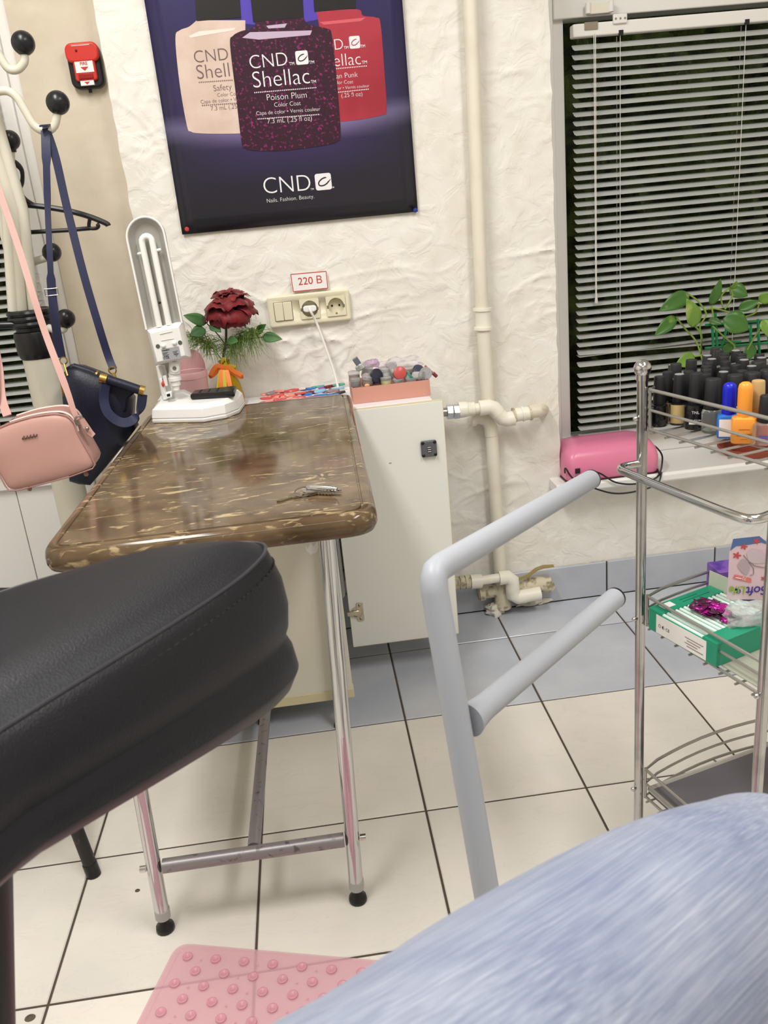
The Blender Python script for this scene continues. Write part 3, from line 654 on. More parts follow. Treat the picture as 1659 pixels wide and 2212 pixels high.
def leg(x0, x1, y, nm='leg', front=True):
    l = MB().tube([(x0, y, .032), (x1, y, TZ-.034)], .0125, 18).build(nm, CHROME, tb)
    MB().lathe([(.0125, .008), (.0155, .010), (.016, .020), (.0165, .004), (.0165, 0)][::-1] if False else [(.0155, 0), (.0165, .003), (.0155, .010), (.010, .015), (.008, .026), (.008, .034)], (x0, y, 0), 16).build('foot', BLACKP, l)
    MB().tube([(x0, y, .028), (x0+.001, y, .046)], .0133, 18).build('collar', mat('grey_sleeve', (170, 170, 166), .4), l)
    if front:   # pink strip, tapering at both ends, on the near side of the tube
        st = MB(); n = 16; vs = []
        for i in range(n+1):
            t = i/n; z = .045+.30*t; wd = .55*math.sin(math.pi*min(1, max(0, t*.96+.02)))**.5; xx = x0+(x1-x0)*(z-.032)/(TZ-.066)
            for a in (-1, 1): ang = -math.pi/2-.05+a*wd*.55; vs.append((xx+.01275*math.cos(ang), y+.01275*math.sin(ang), z))
        st.add(vs, [(2*i, 2*i+1, 2*i+3, 2*i+2) for i in range(n)]); st.build('pink_strip', PKW, l)
    return l
LX = [(.172, .196), (.512, .536)]; LY = (.121, .675)
for y in LY:
    for x0, x1 in LX: leg(x0, x1, y, front=(y == LY[0]))
    if y != LY[0]: continue
    sx0, sx1 = LX[0][0]+.003, LX[1][0]+.004
    MB().tube([(sx0+.016, y, .135), (sx1-.015, y, .135)], .0125, 18).build('stretcher', mat('worn_grey_paint', (146, 141, 143), .38, .45, var=(70, (104, 98, 98), .58, .68)), tb)
    for xx, s in ((sx0-.013, -1), (sx1+.013, 1)): MB().tube([(xx, y, .135), (xx+s*.010, y, .135)], .0058, 10).build('bolt', CHROME, tb)
MB().tube([(.345, LY[0]+.012, .135), (.356, .7045, .135)], .0115, 16).build('centre_bar', MATS['worn_grey_paint'], tb)

# ------------------------------------------------------------------ white cabinet with its door swung open, shelf behind
CAB = mat('cabinet_cream', (222, 219, 205), .38); CABD = mat('cabinet_inside', (232, 233, 226), .35); EDGE = mat('cabinet_edge', (214, 204, 168), .5)
cb_ = thing('cabinet', 'cream chipboard cabinet behind the table with its door swung open', 'cabinet', (.35, .8, 0))
PYN, PYF = .705, .893
CXR = onY(752, 1400, PYN).x
zb = onY(700, 1512, PYN).z
MB().bb((.10, PYN, zb), (CXR, PYN+.016, .70)).build('side_panel', CAB, cb_, bevel=.001)
MB().bb((.10, PYN-.003, zb-.002), (CXR+.002, PYN+.02, zb+.022)).build('bottom_panel', EDGE, cb_, bevel=.001)
MB().bb((.10, PYN+.016, zb+.022), (CXR, PYF-.016, zb+.038)).build('floor_panel', CAB, cb_)
MB().bb((.10, PYF-.016, zb), (CXR, PYF, .70)).build('side_panel', CAB, cb_, bevel=.001)
MB().bb((.10, PYN+.016, zb+.038), (.116, PYF-.016, .70)).build('back_panel', CAB, cb_)
for x in (.14, CXR-.225):
    for y in (PYN+.03, PYF-.03): MB().tube([(x, y, 0), (x, y, zb)], .014, 12).build('foot', BLACKP, cb_)
# torn sticker
st = [onY(*p, PYN-.0006) for p in ((659, 1175), (662, 1190), (671, 1198), (684, 1193), (688, 1182), (686, 1168), (678, 1180), (671, 1172), (665, 1186))]
MB().prism(st, (0, .0004, 0)).build('torn_sticker', mat('sticker_white', (240, 240, 238), .5), cb_, 0)
# door: hinged at the far edge, opened flat towards +x
DYN = PYF-.002
dl, drr = onY(752, 1300, DYN).x, onY(972, 1100, DYN).x
dzb, dzt = onY(870, 1384, DYN).z, onY(860, 876, DYN).z
dd = MB().bb((dl, DYN, dzb), (drr, DYN+.016, dzt)).build('door', CABD, cb_, bevel=.0012)
MB().bb((drr-.0005, DYN+.0005, dzb+.001), (drr+.0008, DYN+.0155, dzt-.001)).build('edge_band', EDGE, dd)
MB().bb((dl+.001, DYN+.0005, dzt-.0005), (drr-.001, DYN+.0155, dzt+.0008)).build('edge_band', EDGE, dd)
MB().bb((dl+.001, DYN+.0005, dzb-.0008), (drr-.001, DYN+.0155, dzb+.0005)).build('edge_band', EDGE, dd)
NI = mat('nickel', (196, 190, 172), .25, 1)
h = onY(773, 1322, DYN)
hg = MB().prism([(h.x+p, DYN+.0005, h.z+q) for p, q in rrect(.006, 0, .018, .052, .004)], (0, -.0025, 0)).build('hinge', NI, dd, bevel=.0006)
MB().lathe([(.0155, 0), (.0155, .0028), (.0135, .0028), (.012, .0008), (1e-6, .0006)], (h.x-.002, DYN, h.z), 24, Matrix.Rotation(math.pi/2, 3, 'X')).build('hinge_cup', NI, hg)
MB().bb((h.x-.028, DYN-.0065, h.z-.007), (h.x+.004, DYN-.001, h.z+.006)).build('hinge_arm', NI, hg, bevel=.0015)
for s in (-1, 1): MB().sphere((h.x+.006, DYN-.0025, h.z+s*.019), .0036, 10, 6, (1, .5, 1)).build('screw', STEEL, hg)
h2 = V((h.x, 0, dzt-.09))
k = onY(926, 968, DYN); DG = mat('catch_grey', (92, 93, 98), .4)
ka = MB().prism([(p, DYN+.0005, q) for p, q in rrect(k.x, k.z, .038, .040, .004)], (0, -.009, 0)).build('latch_plate', DG, dd, bevel=.0025)
for sx_ in (-1, 1):
    for sz in (-1, 1): MB().sphere((k.x+sx_*.0145, DYN-.0085, k.z+sz*.0155), .0042, 10, 6, (1, .35, 1)).build('screw', BLACKP, ka)
MB().bb((k.x-.004, DYN-.0105, k.z-.0075), (k.x+.004, DYN-.0085, k.z+.005)).build('latch_mark', mat('catch_mark', (60, 60, 64), .4), ka)
for zz in (-.006, .0045, -.001): MB().bb((k.x-.0038, DYN-.0108, k.z+zz-.0006), (k.x+.0038, DYN-.0104, k.z+zz+.0006)).build('latch_mark', PAPER, ka)
hk = onY(843, 1000, DYN); MB().sphere((hk.x, DYN, hk.z), .003, 8, 6, (1.3, .3, .7)).build('dent', mat('dent_grey', (176, 176, 170), .6), dd)
# shelf board along the wall above the radiator
SHZ = .712
sh = thing('wall_shelf', 'white shelf board along the wall behind the table holding boxes and nail tips', 'shelf', (.47, 1.05, SHZ-.016))
SHX = onZ(934, 864, SHZ).x
MB().bb((.165, PYF+.016, SHZ-.016), (SHX, YW-.010, SHZ)).build('board', mat('shelf_white', (238, 237, 240), .3), sh, bevel=.0012)
rd = thing('radiator', 'white panel radiator on the wall under the shelf board', 'radiator', (.5, 1.12, .12))
for i in range(9): MB().prism([(p, 1.075, q) for p, q in rrect(.20+.075*i+.03, .40, .068, .52, .018)], (0, .075, 0)).build('section', WHITE, rd, bevel=.008)
for z in (.2, .6): MB().tube([(.19, 1.112, z), (.86, 1.112, z)], .016, 10).build('header_pipe', WHITE, rd)

# ------------------------------------------------------------------ keys on the table
ky = thing('key_bunch', 'bunch of metal keys on a ring lying on the table top', 'keys', (.51, .15, TZ))
KM = mat('key_brass_nickel', (178, 168, 140), .28, 1); KS = mat('key_steel', (205, 205, 205), .22, 1)
def key(p, q, z, m, wid=.011, nm='key'):
    a = onZ(*p, TZ+z); b_ = onZ(*q, TZ+z); u = (b_-a).normalized(); n = V((-u.y, u.x, 0)); Lk = (b_-a).length; bowr = wid
    pts = []
    for i in range(15): t = math.radians(40+280*i/14); pts.append(a+u*(bowr-bowr*math.cos(t)*-1*0)+u*(-bowr*math.cos(math.pi-t)*0))
    pts = [a+u*(bowr+bowr*math.cos(t))+n*(bowr*math.sin(t)) for t in [math.radians(22+316*i/16) for i in range(17)]]
    sw = .0038; tip = []
    x = 2*bowr*.96; k_ = 0
    low = [a+u*x-n*sw]
    while x < Lk-.004: x += .0028; k_ += 1; low.append(a+u*x-n*(sw*(.35 if k_ % 2 else .85)))
    poly = pts+low+[b_, a+u*(Lk-.004)+n*sw, a+u*(2*bowr*.96)+n*sw]
    kk = MB().prism(poly, (0, 0, .0022)).build(nm, m, ky, 0)
    return kk
key((652, 1068), (598, 1085), .0005, KM); key((655, 1066), (718, 1069), .0006, KM); key((657, 1058), (738, 1060), .0032, KS); key((656, 1061), (728, 1064), .0058, KS); key((662, 1053), (724, 1054), .0086, KS, .009)
c = onZ(655, 1062, TZ+.006); MB().tube([c+V((.013*math.cos(t), .013*math.sin(t), .003*math.sin(t*1.0))) for t in [2*math.pi*i/24 for i in range(24)]], .0011, 6, closed=True).build('ring', STEEL, ky)
a = onZ(672, 1052, TZ+.0115); b_ = onZ(728, 1056, TZ+.0115); MB().tube([a, a.lerp(b_, .75), b_], [.0042, .0042, .0022], 12).build('barrel_key', KS, ky)

# ------------------------------------------------------------------ desk lamp
LYP = .845
lp = thing('desk_lamp', 'white folding desk lamp with an upright fluorescent tube head', 'lamp', (.28, .85, TZ))
def qp(x, y, Y): p = onY(x, y, Y); return V((p.x, Y, p.z))
# base: plan outline from its bottom edge on the table top
bp = [onZ(*p, TZ) for p in ((330, 915), (440, 913), (490, 904), (518, 893), (528, 880))]
pl_ = [V((bp[0].x, bp[0].y, 0)), V((bp[1].x, bp[1].y, 0)), V((bp[2].x, bp[2].y, 0)), V((bp[3].x, bp[3].y, 0)), V((bp[4].x+.001, bp[4].y+.02, 0)), V((bp[4].x-.01, .925-.01, 0)), V((bp[1].x+.02, .922, 0)), V((bp[0].x, .922, 0))]
cen = sum(pl_, V())/len(pl_)
def scl(f, fy=None): return [cen+V(((p.x-cen.x)*f, (p.y-cen.y)*(fy or f), 0)) for p in pl_]
Rb = [[p+V((0, 0, TZ+z)) for p in scl(f)] for f, z in ((.985, .0005), (1, .003), (1, .008), (.985, .009), (.985, .0105), (1, .0115), (.97, .030), (.86, .040))]
LWH = mat('lamp_white', (240, 240, 238), .3)
MB().rings(Rb).build('base', LWH, lp, 30, bevel=.0008)
MB().prism([qp(338, 868, .875), qp(420, 858, .875), qp(395, 846, .875), qp(352, 850, .875)], (0, .03, 0)).build('base_hump', LWH, lp, bevel=.004)
jx = qp(375, 800, LYP)
# folded arm and joints
MB().tube([qp(343, 790, LYP+.012), qp(357, 862, LYP+.012)], .0068, 12).build('arm', LWH, lp)
MB().tube([qp(350, 790, LYP+.02), qp(368, 862, LYP+.025)], .0068, 12).build('arm', LWH, lp)
MB().tube([qp(377, 780, LYP-.004), qp(377, 806, LYP-.004)], .0125, 14).build('neck', LWH, lp)
pv = qp(377, 795, LYP-.018); MB().tube([pv, pv+V((0, .03, 0))], .0105, 16).build('pivot', LWH, lp, bevel=.001)
MB().tube([pv+V((0, -.002, 0)), pv+V((0, .004, 0))], .0045, 6).build('pivot_bolt', STEEL, lp)
MB().lathe([(.011, 0), (.011, .010), (.0145, .011), (.0145, .018), (.0125, .019), (.0125, .027), (.0100, .030)], qp(380, 832, LYP), 18).build('swivel', LWH, lp)
MB().tube([qp(380, 831, LYP), qp(381, 842, LYP)], .0075, 14).build('swivel_pin', LWH, lp)
MB().tube([qp(363, 797, LYP+.03), qp(363, 797, LYP+.036)], .022, 24).build('spring_disc', mat('lamp_grey_clear', (176, 178, 168), .3), lp)
MB().bb(qp(353, 812, LYP-.01)+V((-.002, 0, -.0)), qp(366, 830, LYP+.015)).build('lever', LWH, lp, bevel=.002)
MB().sphere(qp(352, 830, LYP-.014), .0055, 10, 8, (.6, 1, 1.2)).build('red_button', mat('button_red', (205, 60, 45), .4), lp)
MB().prism([qp(344, 819, LYP-.008), qp(349, 818, LYP-.008), qp(360, 850, LYP-.008), qp(355, 853, LYP-.008)], (0, .012, 0)).build('switch_lever', LWH, lp, bevel=.001)
sw_ = MB().prism([qp(357, 849, LYP-.022), qp(370, 846, LYP-.022), qp(371, 858, LYP-.022), qp(358, 861, LYP-.022)], (0, .014, 0)).build('clip', LWH, lp, bevel=.001)
MB().prism([qp(360, 852, LYP-.0225), qp(367, 850, LYP-.0225), qp(368, 856, LYP-.0225), qp(361, 857, LYP-.0225)], (0, .001, 0)).build('clip_slot', BLACKP, sw_)
# head: reflector tray and lower housing
HY = LYP-.020
top = qp(307, 470, HY); bl_ = qp(316, 712, HY); br_ = qp(393, 697, HY)
ux = (br_-bl_).normalized(); cx0 = (bl_+br_)/2; half = (br_-bl_).length/2
tz = qp(306, 469, HY); uz = (tz-cx0).normalized(); hl = (tz-cx0).length
def hp(u, v, y=HY): q = cx0+ux*u+uz*v; return V((q.x, y, q.z))
def tray(inset):
    o = [hp(half-inset, 0)]; rr = half-inset
    for i in range(17): a = math.pi*i/16; o.append(hp(rr*math.cos(a), hl-half+rr*math.sin(a)))
    return o+[hp(-half+inset, 0)]
o1, o2, o3 = tray(0), tray(.003), tray(.014)
MB().rings([[p+V((0, .024, 0)) for p in tray(.012)], [p+V((0, .022, 0)) for p in o1], o1, o2, [p+V((0, .008, 0)) for p in tray(.006)], [p+V((0, .017, 0)) for p in o3]], True, True).build('reflector', mat('reflector_grey', (186, 184, 178), .3, .25, bump=(500, .3, .0008)), lp, 40)
RIM = MB().tube(o1, .0022, 8); RIM.build('reflector_rim', LWH, lp)
TUBE = mat('tube_white', (240, 240, 236), .25)
tt = .0105; ty = HY+.003
path = [hp(-tt, .0, ty), hp(-tt, hl-half*1.25, ty)]+[hp(-tt*math.cos(a), hl-half*1.25+tt*math.sin(a), ty) for a in [math.pi*i/8 for i in range(1, 8)]]+[hp(tt, hl-half*1.25, ty), hp(tt, 0, ty)]
MB().tube(path, .0066, 12).build('fluorescent_tube', TUBE, lp)
for s in (-1, 1): MB().tube([hp(s*.010, hl*.69, ty-.002), hp(s*.024, hl*.69, ty+.004)], .003, 8).build('tube_clip', LWH, lp)
MB().sphere(hp(0, hl*.22, ty+.002), .003, 8, 6).build('tube_hole', BLACKP, lp)
hs_ = [qp(316, 712, HY), qp(393, 695, HY), qp(411, 772, HY), qp(336, 790, HY)]
cc = sum(hs_, V())/4
MB().rings([[p+V((0, .026, 0)) for p in hs_], [p+V((0, .002, 0)) for p in hs_], [cc+(p-cc)*.80+V((0, -.012, 0)) for p in hs_]]).build('housing', LWH, lp, 30, bevel=.001)
fyh = HY-.0125
for (x, y) in ((341, 748), (389, 740)): p = qp(x, y, fyh); MB().tube([p, p+V((0, -.0006, 0))], .0046, 12).build('screw', mat('screw_dark', (110, 110, 104), .4, .5), lp)
for (x, y) in ((353, 747), (377, 741)): MB().sphere(qp(x, y, fyh), .0052, 12, 8).build('knob', LWH, lp)
for (x, y, x2, y2) in ((345, 722, 372, 716), (348, 736, 376, 731)): MB().tube([qp(x, y, fyh-.0003), qp(x2, y2, fyh-.0003)], .0006, 6).build('mould_line', mat('lamp_line_grey', (206, 205, 202), .4), lp)  # mould lines as thin rods, slightly greyer than the housing
sk_ = [qp(348, 754, fyh-.0006), qp(386, 748, fyh-.0006), qp(391, 773, fyh-.0006), qp(354, 781, fyh-.0006)]
sb = MB().prism(sk_, (0, .0004, 0)).build('rating_label', mat('label_silver', (176, 177, 184), .35, .2), lp, 0)
text('Camelion', qp(350, 759, fyh-.001), qp(366, 756, fyh-.001), INK, sb, bold=.03)
for i in range(4): MB().tube([qp(351+i, 763+i*2.6, fyh-.0008), qp(363+i-(i % 2)*3, 760.7+i*2.6, fyh-.0008)], .0005, 4).build('print_line', INK, sb)
for i in range(3): MB().tube([qp(373+i, 760+i*3, fyh-.0008), qp(384+i-(i % 2)*3, 757.7+i*3, fyh-.0008)], .0005, 4).build('print_line', INK, sb)
text('CE', qp(359, 775, fyh-.001), qp(366, 773.5, fyh-.001), INK, sb, bold=.02); text('▽', qp(378, 770, fyh-.001), qp(385, 769, fyh-.001), INK, sb); text('□', qp(353, 776, fyh-.001), qp(357, 775, fyh-.001), INK, sb)
# black remote on the lamp base
RZ = TZ+.0405
rm = thing('remote_control', 'black remote control resting on the white lamp base', 'remote', (.33, .86, RZ))
pr4 = [onZ(*p, RZ) for p in ((412, 864), (508, 858), (512, 846), (424, 848))]
pr4 = [V((p.x, p.y, 0)) for p in pr4]; pr4[2].y = pr4[3].y = max(pr4[0].y, pr4[1].y)+.045
cr_ = sum(pr4, V())/4
MB().rings([[cr_+(p-cr_)*f+V((0, 0, RZ+z)) for p in pr4] for f, z in ((.94, 0), (1, .003), (1, .010), (.93, .0135))]).build('body', mat('remote_black', (20, 20, 23), .18), rm, 30, bevel=.002)
for i in range(3):
    for j in range(3):
        q = pr4[0].lerp(pr4[1], .2+.2*i).lerp(pr4[3].lerp(pr4[2], .2+.2*i), .25+.25*j); MB().sphere((q.x, q.y, RZ+.0136), .0032, 8, 6, (1, 1, .35)).build('button', BLACKP, rm)

# ------------------------------------------------------------------ pink pot and vase with a rose on the shelf
PKY = 1.05
pp_ = qp(424, 858, PKY); pc_ = V((pp_.x-.004, PKY, SHZ+.0005)); prd = (qp(461, 800, PKY).x-qp(390, 800, PKY).x)/2
PNK = mat('pot_pink', (214, 168, 170), .4)
pt = thing('desk_bin', 'pink plastic desk bin with owl stickers standing behind the lamp', 'bin', pc_)
zr = qp(424, 800, PKY).z-SHZ
MB().lathe([(prd*.86, 0), (prd*.9, .004), (prd*.985, zr-.018), (prd*.99, zr-.017), (prd*1.02, zr-.016), (prd*1.03, zr-.004), (prd*.97, zr), (prd*.92, zr-.002), (prd*.88, .006), (1e-6, .005)], pc_, 32).build('body', PNK, pt)
ld = MB(); n = 14; R0 = []
for (f, th) in ((1.0, 0), (.96, 0)):
    R0.append([(pc_.x+prd*f*math.cos(a), pc_.y+prd*f*math.sin(a)*1.0, SHZ+zr-.004+.052*max(0, math.sin(a))**.8) for a in [math.pi*i/n for i in range(n+1)]])
vs = [V((p[0], p[1], SHZ+zr-.006)) for p in R0[0]]+[V(p) for p in R0[0]]+[V(p) for p in R0[1]]+[V((p[0], p[1], SHZ+zr-.006)) for p in R0[1]]
q = n+1; fs = [(k_*q+i, k_*q+i+1, (k_+1)*q+i+1, (k_+1)*q+i) for k_ in range(3) for i in range(n)]
ld.add(vs, fs).build('raised_back', PNK, pt)
for ang, col, s in ((-112, (196, 70, 66), 1.2), (-75, (205, 90, 50), 1.0), (-140, (90, 130, 190), .8)):
    a = math.radians(ang); Rm = Matrix.Rotation(a+math.pi/2, 3, 'Z'); r_ = prd*.945
    c = V((pc_.x+r_*math.cos(a), pc_.y+r_*math.sin(a), SHZ+.033))
    stk = MB().sphere(c, .0095*s, 14, 8, (1, .16, .8), Rm).build('sticker', mat('owl_sticker_%d' % ang, col, .5), pt)
    for e in (-1, 1): 
        cc2 = c+Rm @ V((e*.0032*s, -.0014, .002)); MB().sphere(cc2, .0026*s, 10, 6, (1, .3, 1), Rm).build('sticker_eye', PAPER, stk); MB().sphere(cc2+Rm @ V((0, -.0007, 0)), .0012*s, 8, 6, (1, .4, 1), Rm).build('sticker_pupil', INK, stk)
for k_ in range(7):
    a = math.radians(-150+k_*19); r_ = prd*.968; MB().sphere((pc_.x+r_*math.cos(a), pc_.y+r_*math.sin(a), SHZ+.048+.006*(k_ % 2)), .0018, 8, 6, (1, 1, 1.3)).build('sticker_dot', mat('dot_mauve', (140, 100, 120), .5), pt)
# vase
VYY = 1.10
vc = qp(497, 860, VYY); vr = (qp(528, 862, VYY).x-qp(464, 862, VYY).x)/2; vc = V((vc.x, VYY, SHZ+.0005)); vh = qp(493, 778, VYY).z-SHZ
vm = mat('yellow_glass', (205, 172, 20), .08, trans=.55, ior=1.3)
va = thing('vase', 'yellow glass bottle vase tied with orange ribbon holding a rose', 'vase', vc)
MB().lathe([(vr*.85, 0), (vr, .008), (vr*1.0, .025), (vr*.82, vh*.5), (vr*.42, vh*.82), (vr*.36, vh*.95), (vr*.46, vh), (vr*.38, vh), (vr*.30, vh*.93), (vr*.36, vh*.82), (vr*.74, vh*.5), (vr*.92, .026), (vr*.8, .006), (1e-6, .005)], vc, 28).build('body', vm, va)
OR = mat('ribbon_orange', (255, 140, 60), .35); YL = mat('ribbon_yellow', (218, 196, 50), .35)
bw = qp(493, 782, VYY-.03); bc = V((vc.x-.002, VYY-vr*.55, SHZ+vh*.86))
def rib(pts, m, w=.011): MB().ribbon(smoothpts([bc+V(p) for p in pts], 5), w, .0006, (.15, -.35, 1)).build('ribbon_bow', m, va)
def tail(pts, m, w=.011): MB().ribbon(smoothpts([bc+V(p) for p in pts], 5), w, .0006, (1, .1, 0)).build('ribbon_tail', m, va)
rib([(0, 0, .002), (-.014, -.008, .010), (-.028, -.004, -.002), (-.036, 0, -.016), (-.028, .004, -.014), (-.012, .002, .0), (0, 0, 0)], OR)
rib([(0, 0, 0), (.012, -.006, .002), (.026, -.004, -.010), (.042, 0, -.022), (.036, .004, -.026), (.018, .002, -.012), (0, 0, -.002)], OR)
rib([(0, 0, .002), (.008, -.006, .016), (.004, 0, .024), (-.004, .002, .012), (0, 0, .002)], YL, .008)
rib([(0, 0, 0), (.014, -.005, .006), (.028, 0, .0), (.020, .004, -.004), (0, 0, 0)], YL, .008)
tail([(-.004, -.003, -.002), (-.010, -.016, -.030), (-.012, -.022, -.055)], OR); tail([(.006, -.003, -.004), (.010, -.02, -.035), (.010, -.028, -.078)], OR)
tail([(-.008, -.003, -.004), (-.018, -.016, -.035), (-.021, -.02, -.058)], YL, .009); tail([(.002, -.004, -.004), (-.002, -.02, -.04), (-.006, -.03, -.085)], YL, .010)
MB().tube([V((vc.x+vr*.40*math.cos(t), VYY+vr*.40*math.sin(t), SHZ+vh*.86)) for t in [2*math.pi*i/20 for i in range(20)]], .003, 6, closed=True).build('ribbon_band', OR, va)
# rose
RO = mat('rose_red', (126, 14, 26), .6, sheen=.15, var=(30, (84, 6, 16), .45, .65)); LF = mat('rose_leaf', (52, 92, 44), .5, var=(25, (70, 112, 58), .4, .6)); STM = mat('rose_stem', (74, 78, 44), .6)
rs = thing('rose', 'full dark red rose standing in the yellow vase', 'flower', (vc.x, VYY, SHZ+.01))
rc_ = qp(494, 655, VYY-.01); base = qp(489, 690, VYY)
MB().tube(smoothpts([V((vc.x, VYY, SHZ+.012)), V((vc.x-.002, VYY, SHZ+vh)), qp(488, 740, VYY), base+V((0, 0, .004))], 5), .0030, 8).build('stem', STM, rs)
def petal_mesh(wd, ln, cup, seed):
    n, m_ = 8, 7; vs = []
    for j in range(m_+1):
        v = j/m_
        for i in range(n+1):
            u = i/n*2-1; w_ = wd*(math.sin(math.pi*min(.93, v*.62+.12)))**.7
            x = u*w_; z = ln*v+.18*ln*(1-u*u)*v*0; y = cup*(u*u)*wd*.55-cup*.5*ln*math.sin(math.pi*v*.9)+.35*ln*max(0, v-.72)*2.2
            k_ = .22*ln*noise.noise(V((u*2+seed, v*3, seed)))
            vs.append((x, -y+k_, z-.10*ln*u*u*v+.08*ln*noise.noise(V((u*3, seed, v*2)))*v))
    fs = [(j*(n+1)+i, j*(n+1)+i+1, (j+1)*(n+1)+i+1, (j+1)*(n+1)+i) for j in range(m_) for i in range(n)]
    me = bpy.data.meshes.new('petal'); me.from_pydata(vs, [], fs); me.materials.append(RO); me.polygons.foreach_set('use_smooth', [True]*len(me.polygons)); return me
PM = [petal_mesh(.026, .040, .6, s) for s in range(5)]
cnt = 0
for ring, (num, tilt, r0, zoff, scl_) in enumerate(((3, 10, .004, .014, .85), (4, 26, .007, .010, .98), (5, 46, .011, .004, 1.08), (6, 66, .013, -.002, 1.22), (7, 86, .014, -.008, 1.28), (6, 108, .012, -.012, 1.10))):
    for i in range(num):
        a = 2*math.pi*(i+random.uniform(-.2, .2))/num+ring*.5
        o = bpy.data.objects.new('petal', PM[cnt % 5]); cnt += 1; COL.objects.link(o); o.parent = rs
        Rt = Matrix.Rotation(a, 4, 'Z') @ Matrix.Rotation(math.radians(tilt+random.uniform(-17, 17)), 4, 'X') @ Matrix.Rotation(random.uniform(-.2, .2), 4, 'Y')
        o.matrix_local = Matrix.Translation(rc_+V((r0*math.sin(a), -r0*math.cos(a), zoff-.014))-ORG[rs]) @ Rt @ Matrix.Scale(scl_*random.uniform(.92, 1.08), 4)
        sm = o.modifiers.new('s', 'SOLIDIFY'); sm.thickness = .0006
def leaf_poly(base_, tip, width, nrm, m, parent, name='leaf', droop=.15, seg=8):
    base_ = V(base_); tip = V(tip); ax = tip-base_; Ln = ax.length; ax.normalize(); sd = ax.cross(V(nrm)).normalized(); up_ = sd.cross(ax).normalized()
    vs = []
    for i in range(seg+1):
        t = i/seg; w_ = width*(math.sin(math.pi*t**.75)**.85 if 0 < t < 1 else .02); c = base_+ax*Ln*t+up_*(-droop*Ln*(t*t)+droop*Ln*t)
        for s in (-1, -.5, 0, .5, 1): vs.append(c+sd*w_*s*.5+up_*(abs(s)*w_*.16))
    fs = [(i*5+j, i*5+j+1, (i+1)*5+j+1, (i+1)*5+j) for i in range(seg) for j in range(4)]
    return MB().add(vs, fs).build(name, m, parent, 80, solid=.0005)
def stemlet(pts, m, parent, r=.0014): MB().tube(smoothpts(pts, 5), r, 6).build('leaf_stalk', m, parent)
st0 = qp(489, 735, VYY)
for (b0, t0, wd, Yb) in (((447, 698), (396, 681), .030, -.02), ((444, 712), (410, 725), .032, -.03), ((455, 700), (478, 718), .026, -.035), ((566, 728), (610, 733), .028, -.015), ((492, 735), (515, 738), .022, -.04), ((555, 720), (575, 700), .020, .0)):
    a = qp(*b0, VYY+Yb); leaf_poly(a, qp(*t0, VYY+Yb-.02), wd, (0, -1, .45), LF, rs)
stemlet([qp(487, 745, VYY), qp(470, 722, VYY-.01), qp(447, 699, VYY-.02)], STM, rs); stemlet([qp(490, 745, VYY), qp(525, 735, VYY-.01), qp(566, 728, VYY-.015)], STM, rs); stemlet([qp(540, 733, VYY-.01), qp(555, 720, VYY)], STM, rs)
# feathery fern sprigs in the vase
FN = mat('fern_green', (104, 136, 62), .6, var=(40, (128, 158, 76), .4, .6))
def fern(tip_px, label, n=170, seed=1, spread=.03, hang=.03):
    rnd = random.Random(seed); mb = MB(); s0 = V((vc.x, VYY, SHZ+vh*.96)); e = qp(*tip_px, VYY-.01); mid = s0.lerp(e, .5)+V((0, 0, .015))
    sp = smoothpts([s0, mid, e], 8); mb.tube(sp, .0011, 5)
    for i in range(n):
        t = .30+.7*rnd.random(); p = sp[min(len(sp)-1, int(t*(len(sp)-1)))]+V((rnd.gauss(0, .008), rnd.gauss(0, .008), rnd.gauss(0, .005)))
        d = V((rnd.gauss(0, spread), rnd.gauss(0, spread*.6), rnd.gauss(.002, spread*.45)))
        q = p+d; mb.tube([p, p.lerp(q, .55)+V((0, 0, .002)), q+V((0, 0, -hang*rnd.random()))], [.0007, .0006, .0003], 3)
    f = thing('fern_sprig', label, 'fern', (s0.x, s0.y, s0.z-.02)); o = mb.build('fronds', FN, f); o['kind'] = 'stuff'
fern((412, 725), 'feathery green fern sprig leaning towards the desk lamp', 300, 3, .026, .035)
fern((550, 715), 'feathery green fern sprig spreading under the rose towards the sockets', 330, 5, .024, .06)

# ------------------------------------------------------------------ coat stand
CSY = .95
def cs(x, y, Y=CSY): return onY(x, y, Y)
CW = mat('stand_cream', (214, 210, 194), .4); CB = mat('stand_black', (26, 27, 30), .3, bump=(300, .15, .001))
p1 = cs(92, 800); CX = p1.x
sd = thing('coat_stand', 'cream metal coat stand with black ball hooks and a black collar', 'coat stand', (CX, CSY, 0))
prd_ = (cs(124, 850).x-cs(48, 850).x)/2
zc0 = cs(90, 772).z
MB().tube([(CX, CSY, .02), (CX, CSY, zc0+.02)], prd_*.96, 24).build('pole', CW, sd)
zk = [cs(70, y).z for y in (668, 680, 692, 704, 715, 770)]
MB().lathe([(prd_*.98, zk[5]-.004), (prd_*1.05, zk[5]), (prd_*1.14, zk[5]+.012), (prd_*1.16, zk[4]-.008), (prd_*1.1, zk[4]), (prd_*.95, zk[4]+.002), (prd_*.9, zk[0])], (CX, CSY, 0), 32).build('collar', CB, sd)
for i in range(3): 
    z = (zk[i]+zk[i+1])/2; MB().tube([(CX+prd_*1.08*math.cos(t), CSY+prd_*1.08*math.sin(t), z) for t in [2*math.pi*k/32 for k in range(32)]], .0075, 8, closed=True).build('collar_rib', CB, sd)
for a in range(4):
    t = math.pi/4+a*math.pi/2; d = V((math.cos(t), math.sin(t), 0)); MB().tube(smoothpts([V((CX, CSY, .05))+d*.03, V((CX, CSY, .045))+d*.12, V((CX, CSY, .014))+d*.21], 5), .013, 10).build('base_leg', CB, sd)
rr_ = .0118
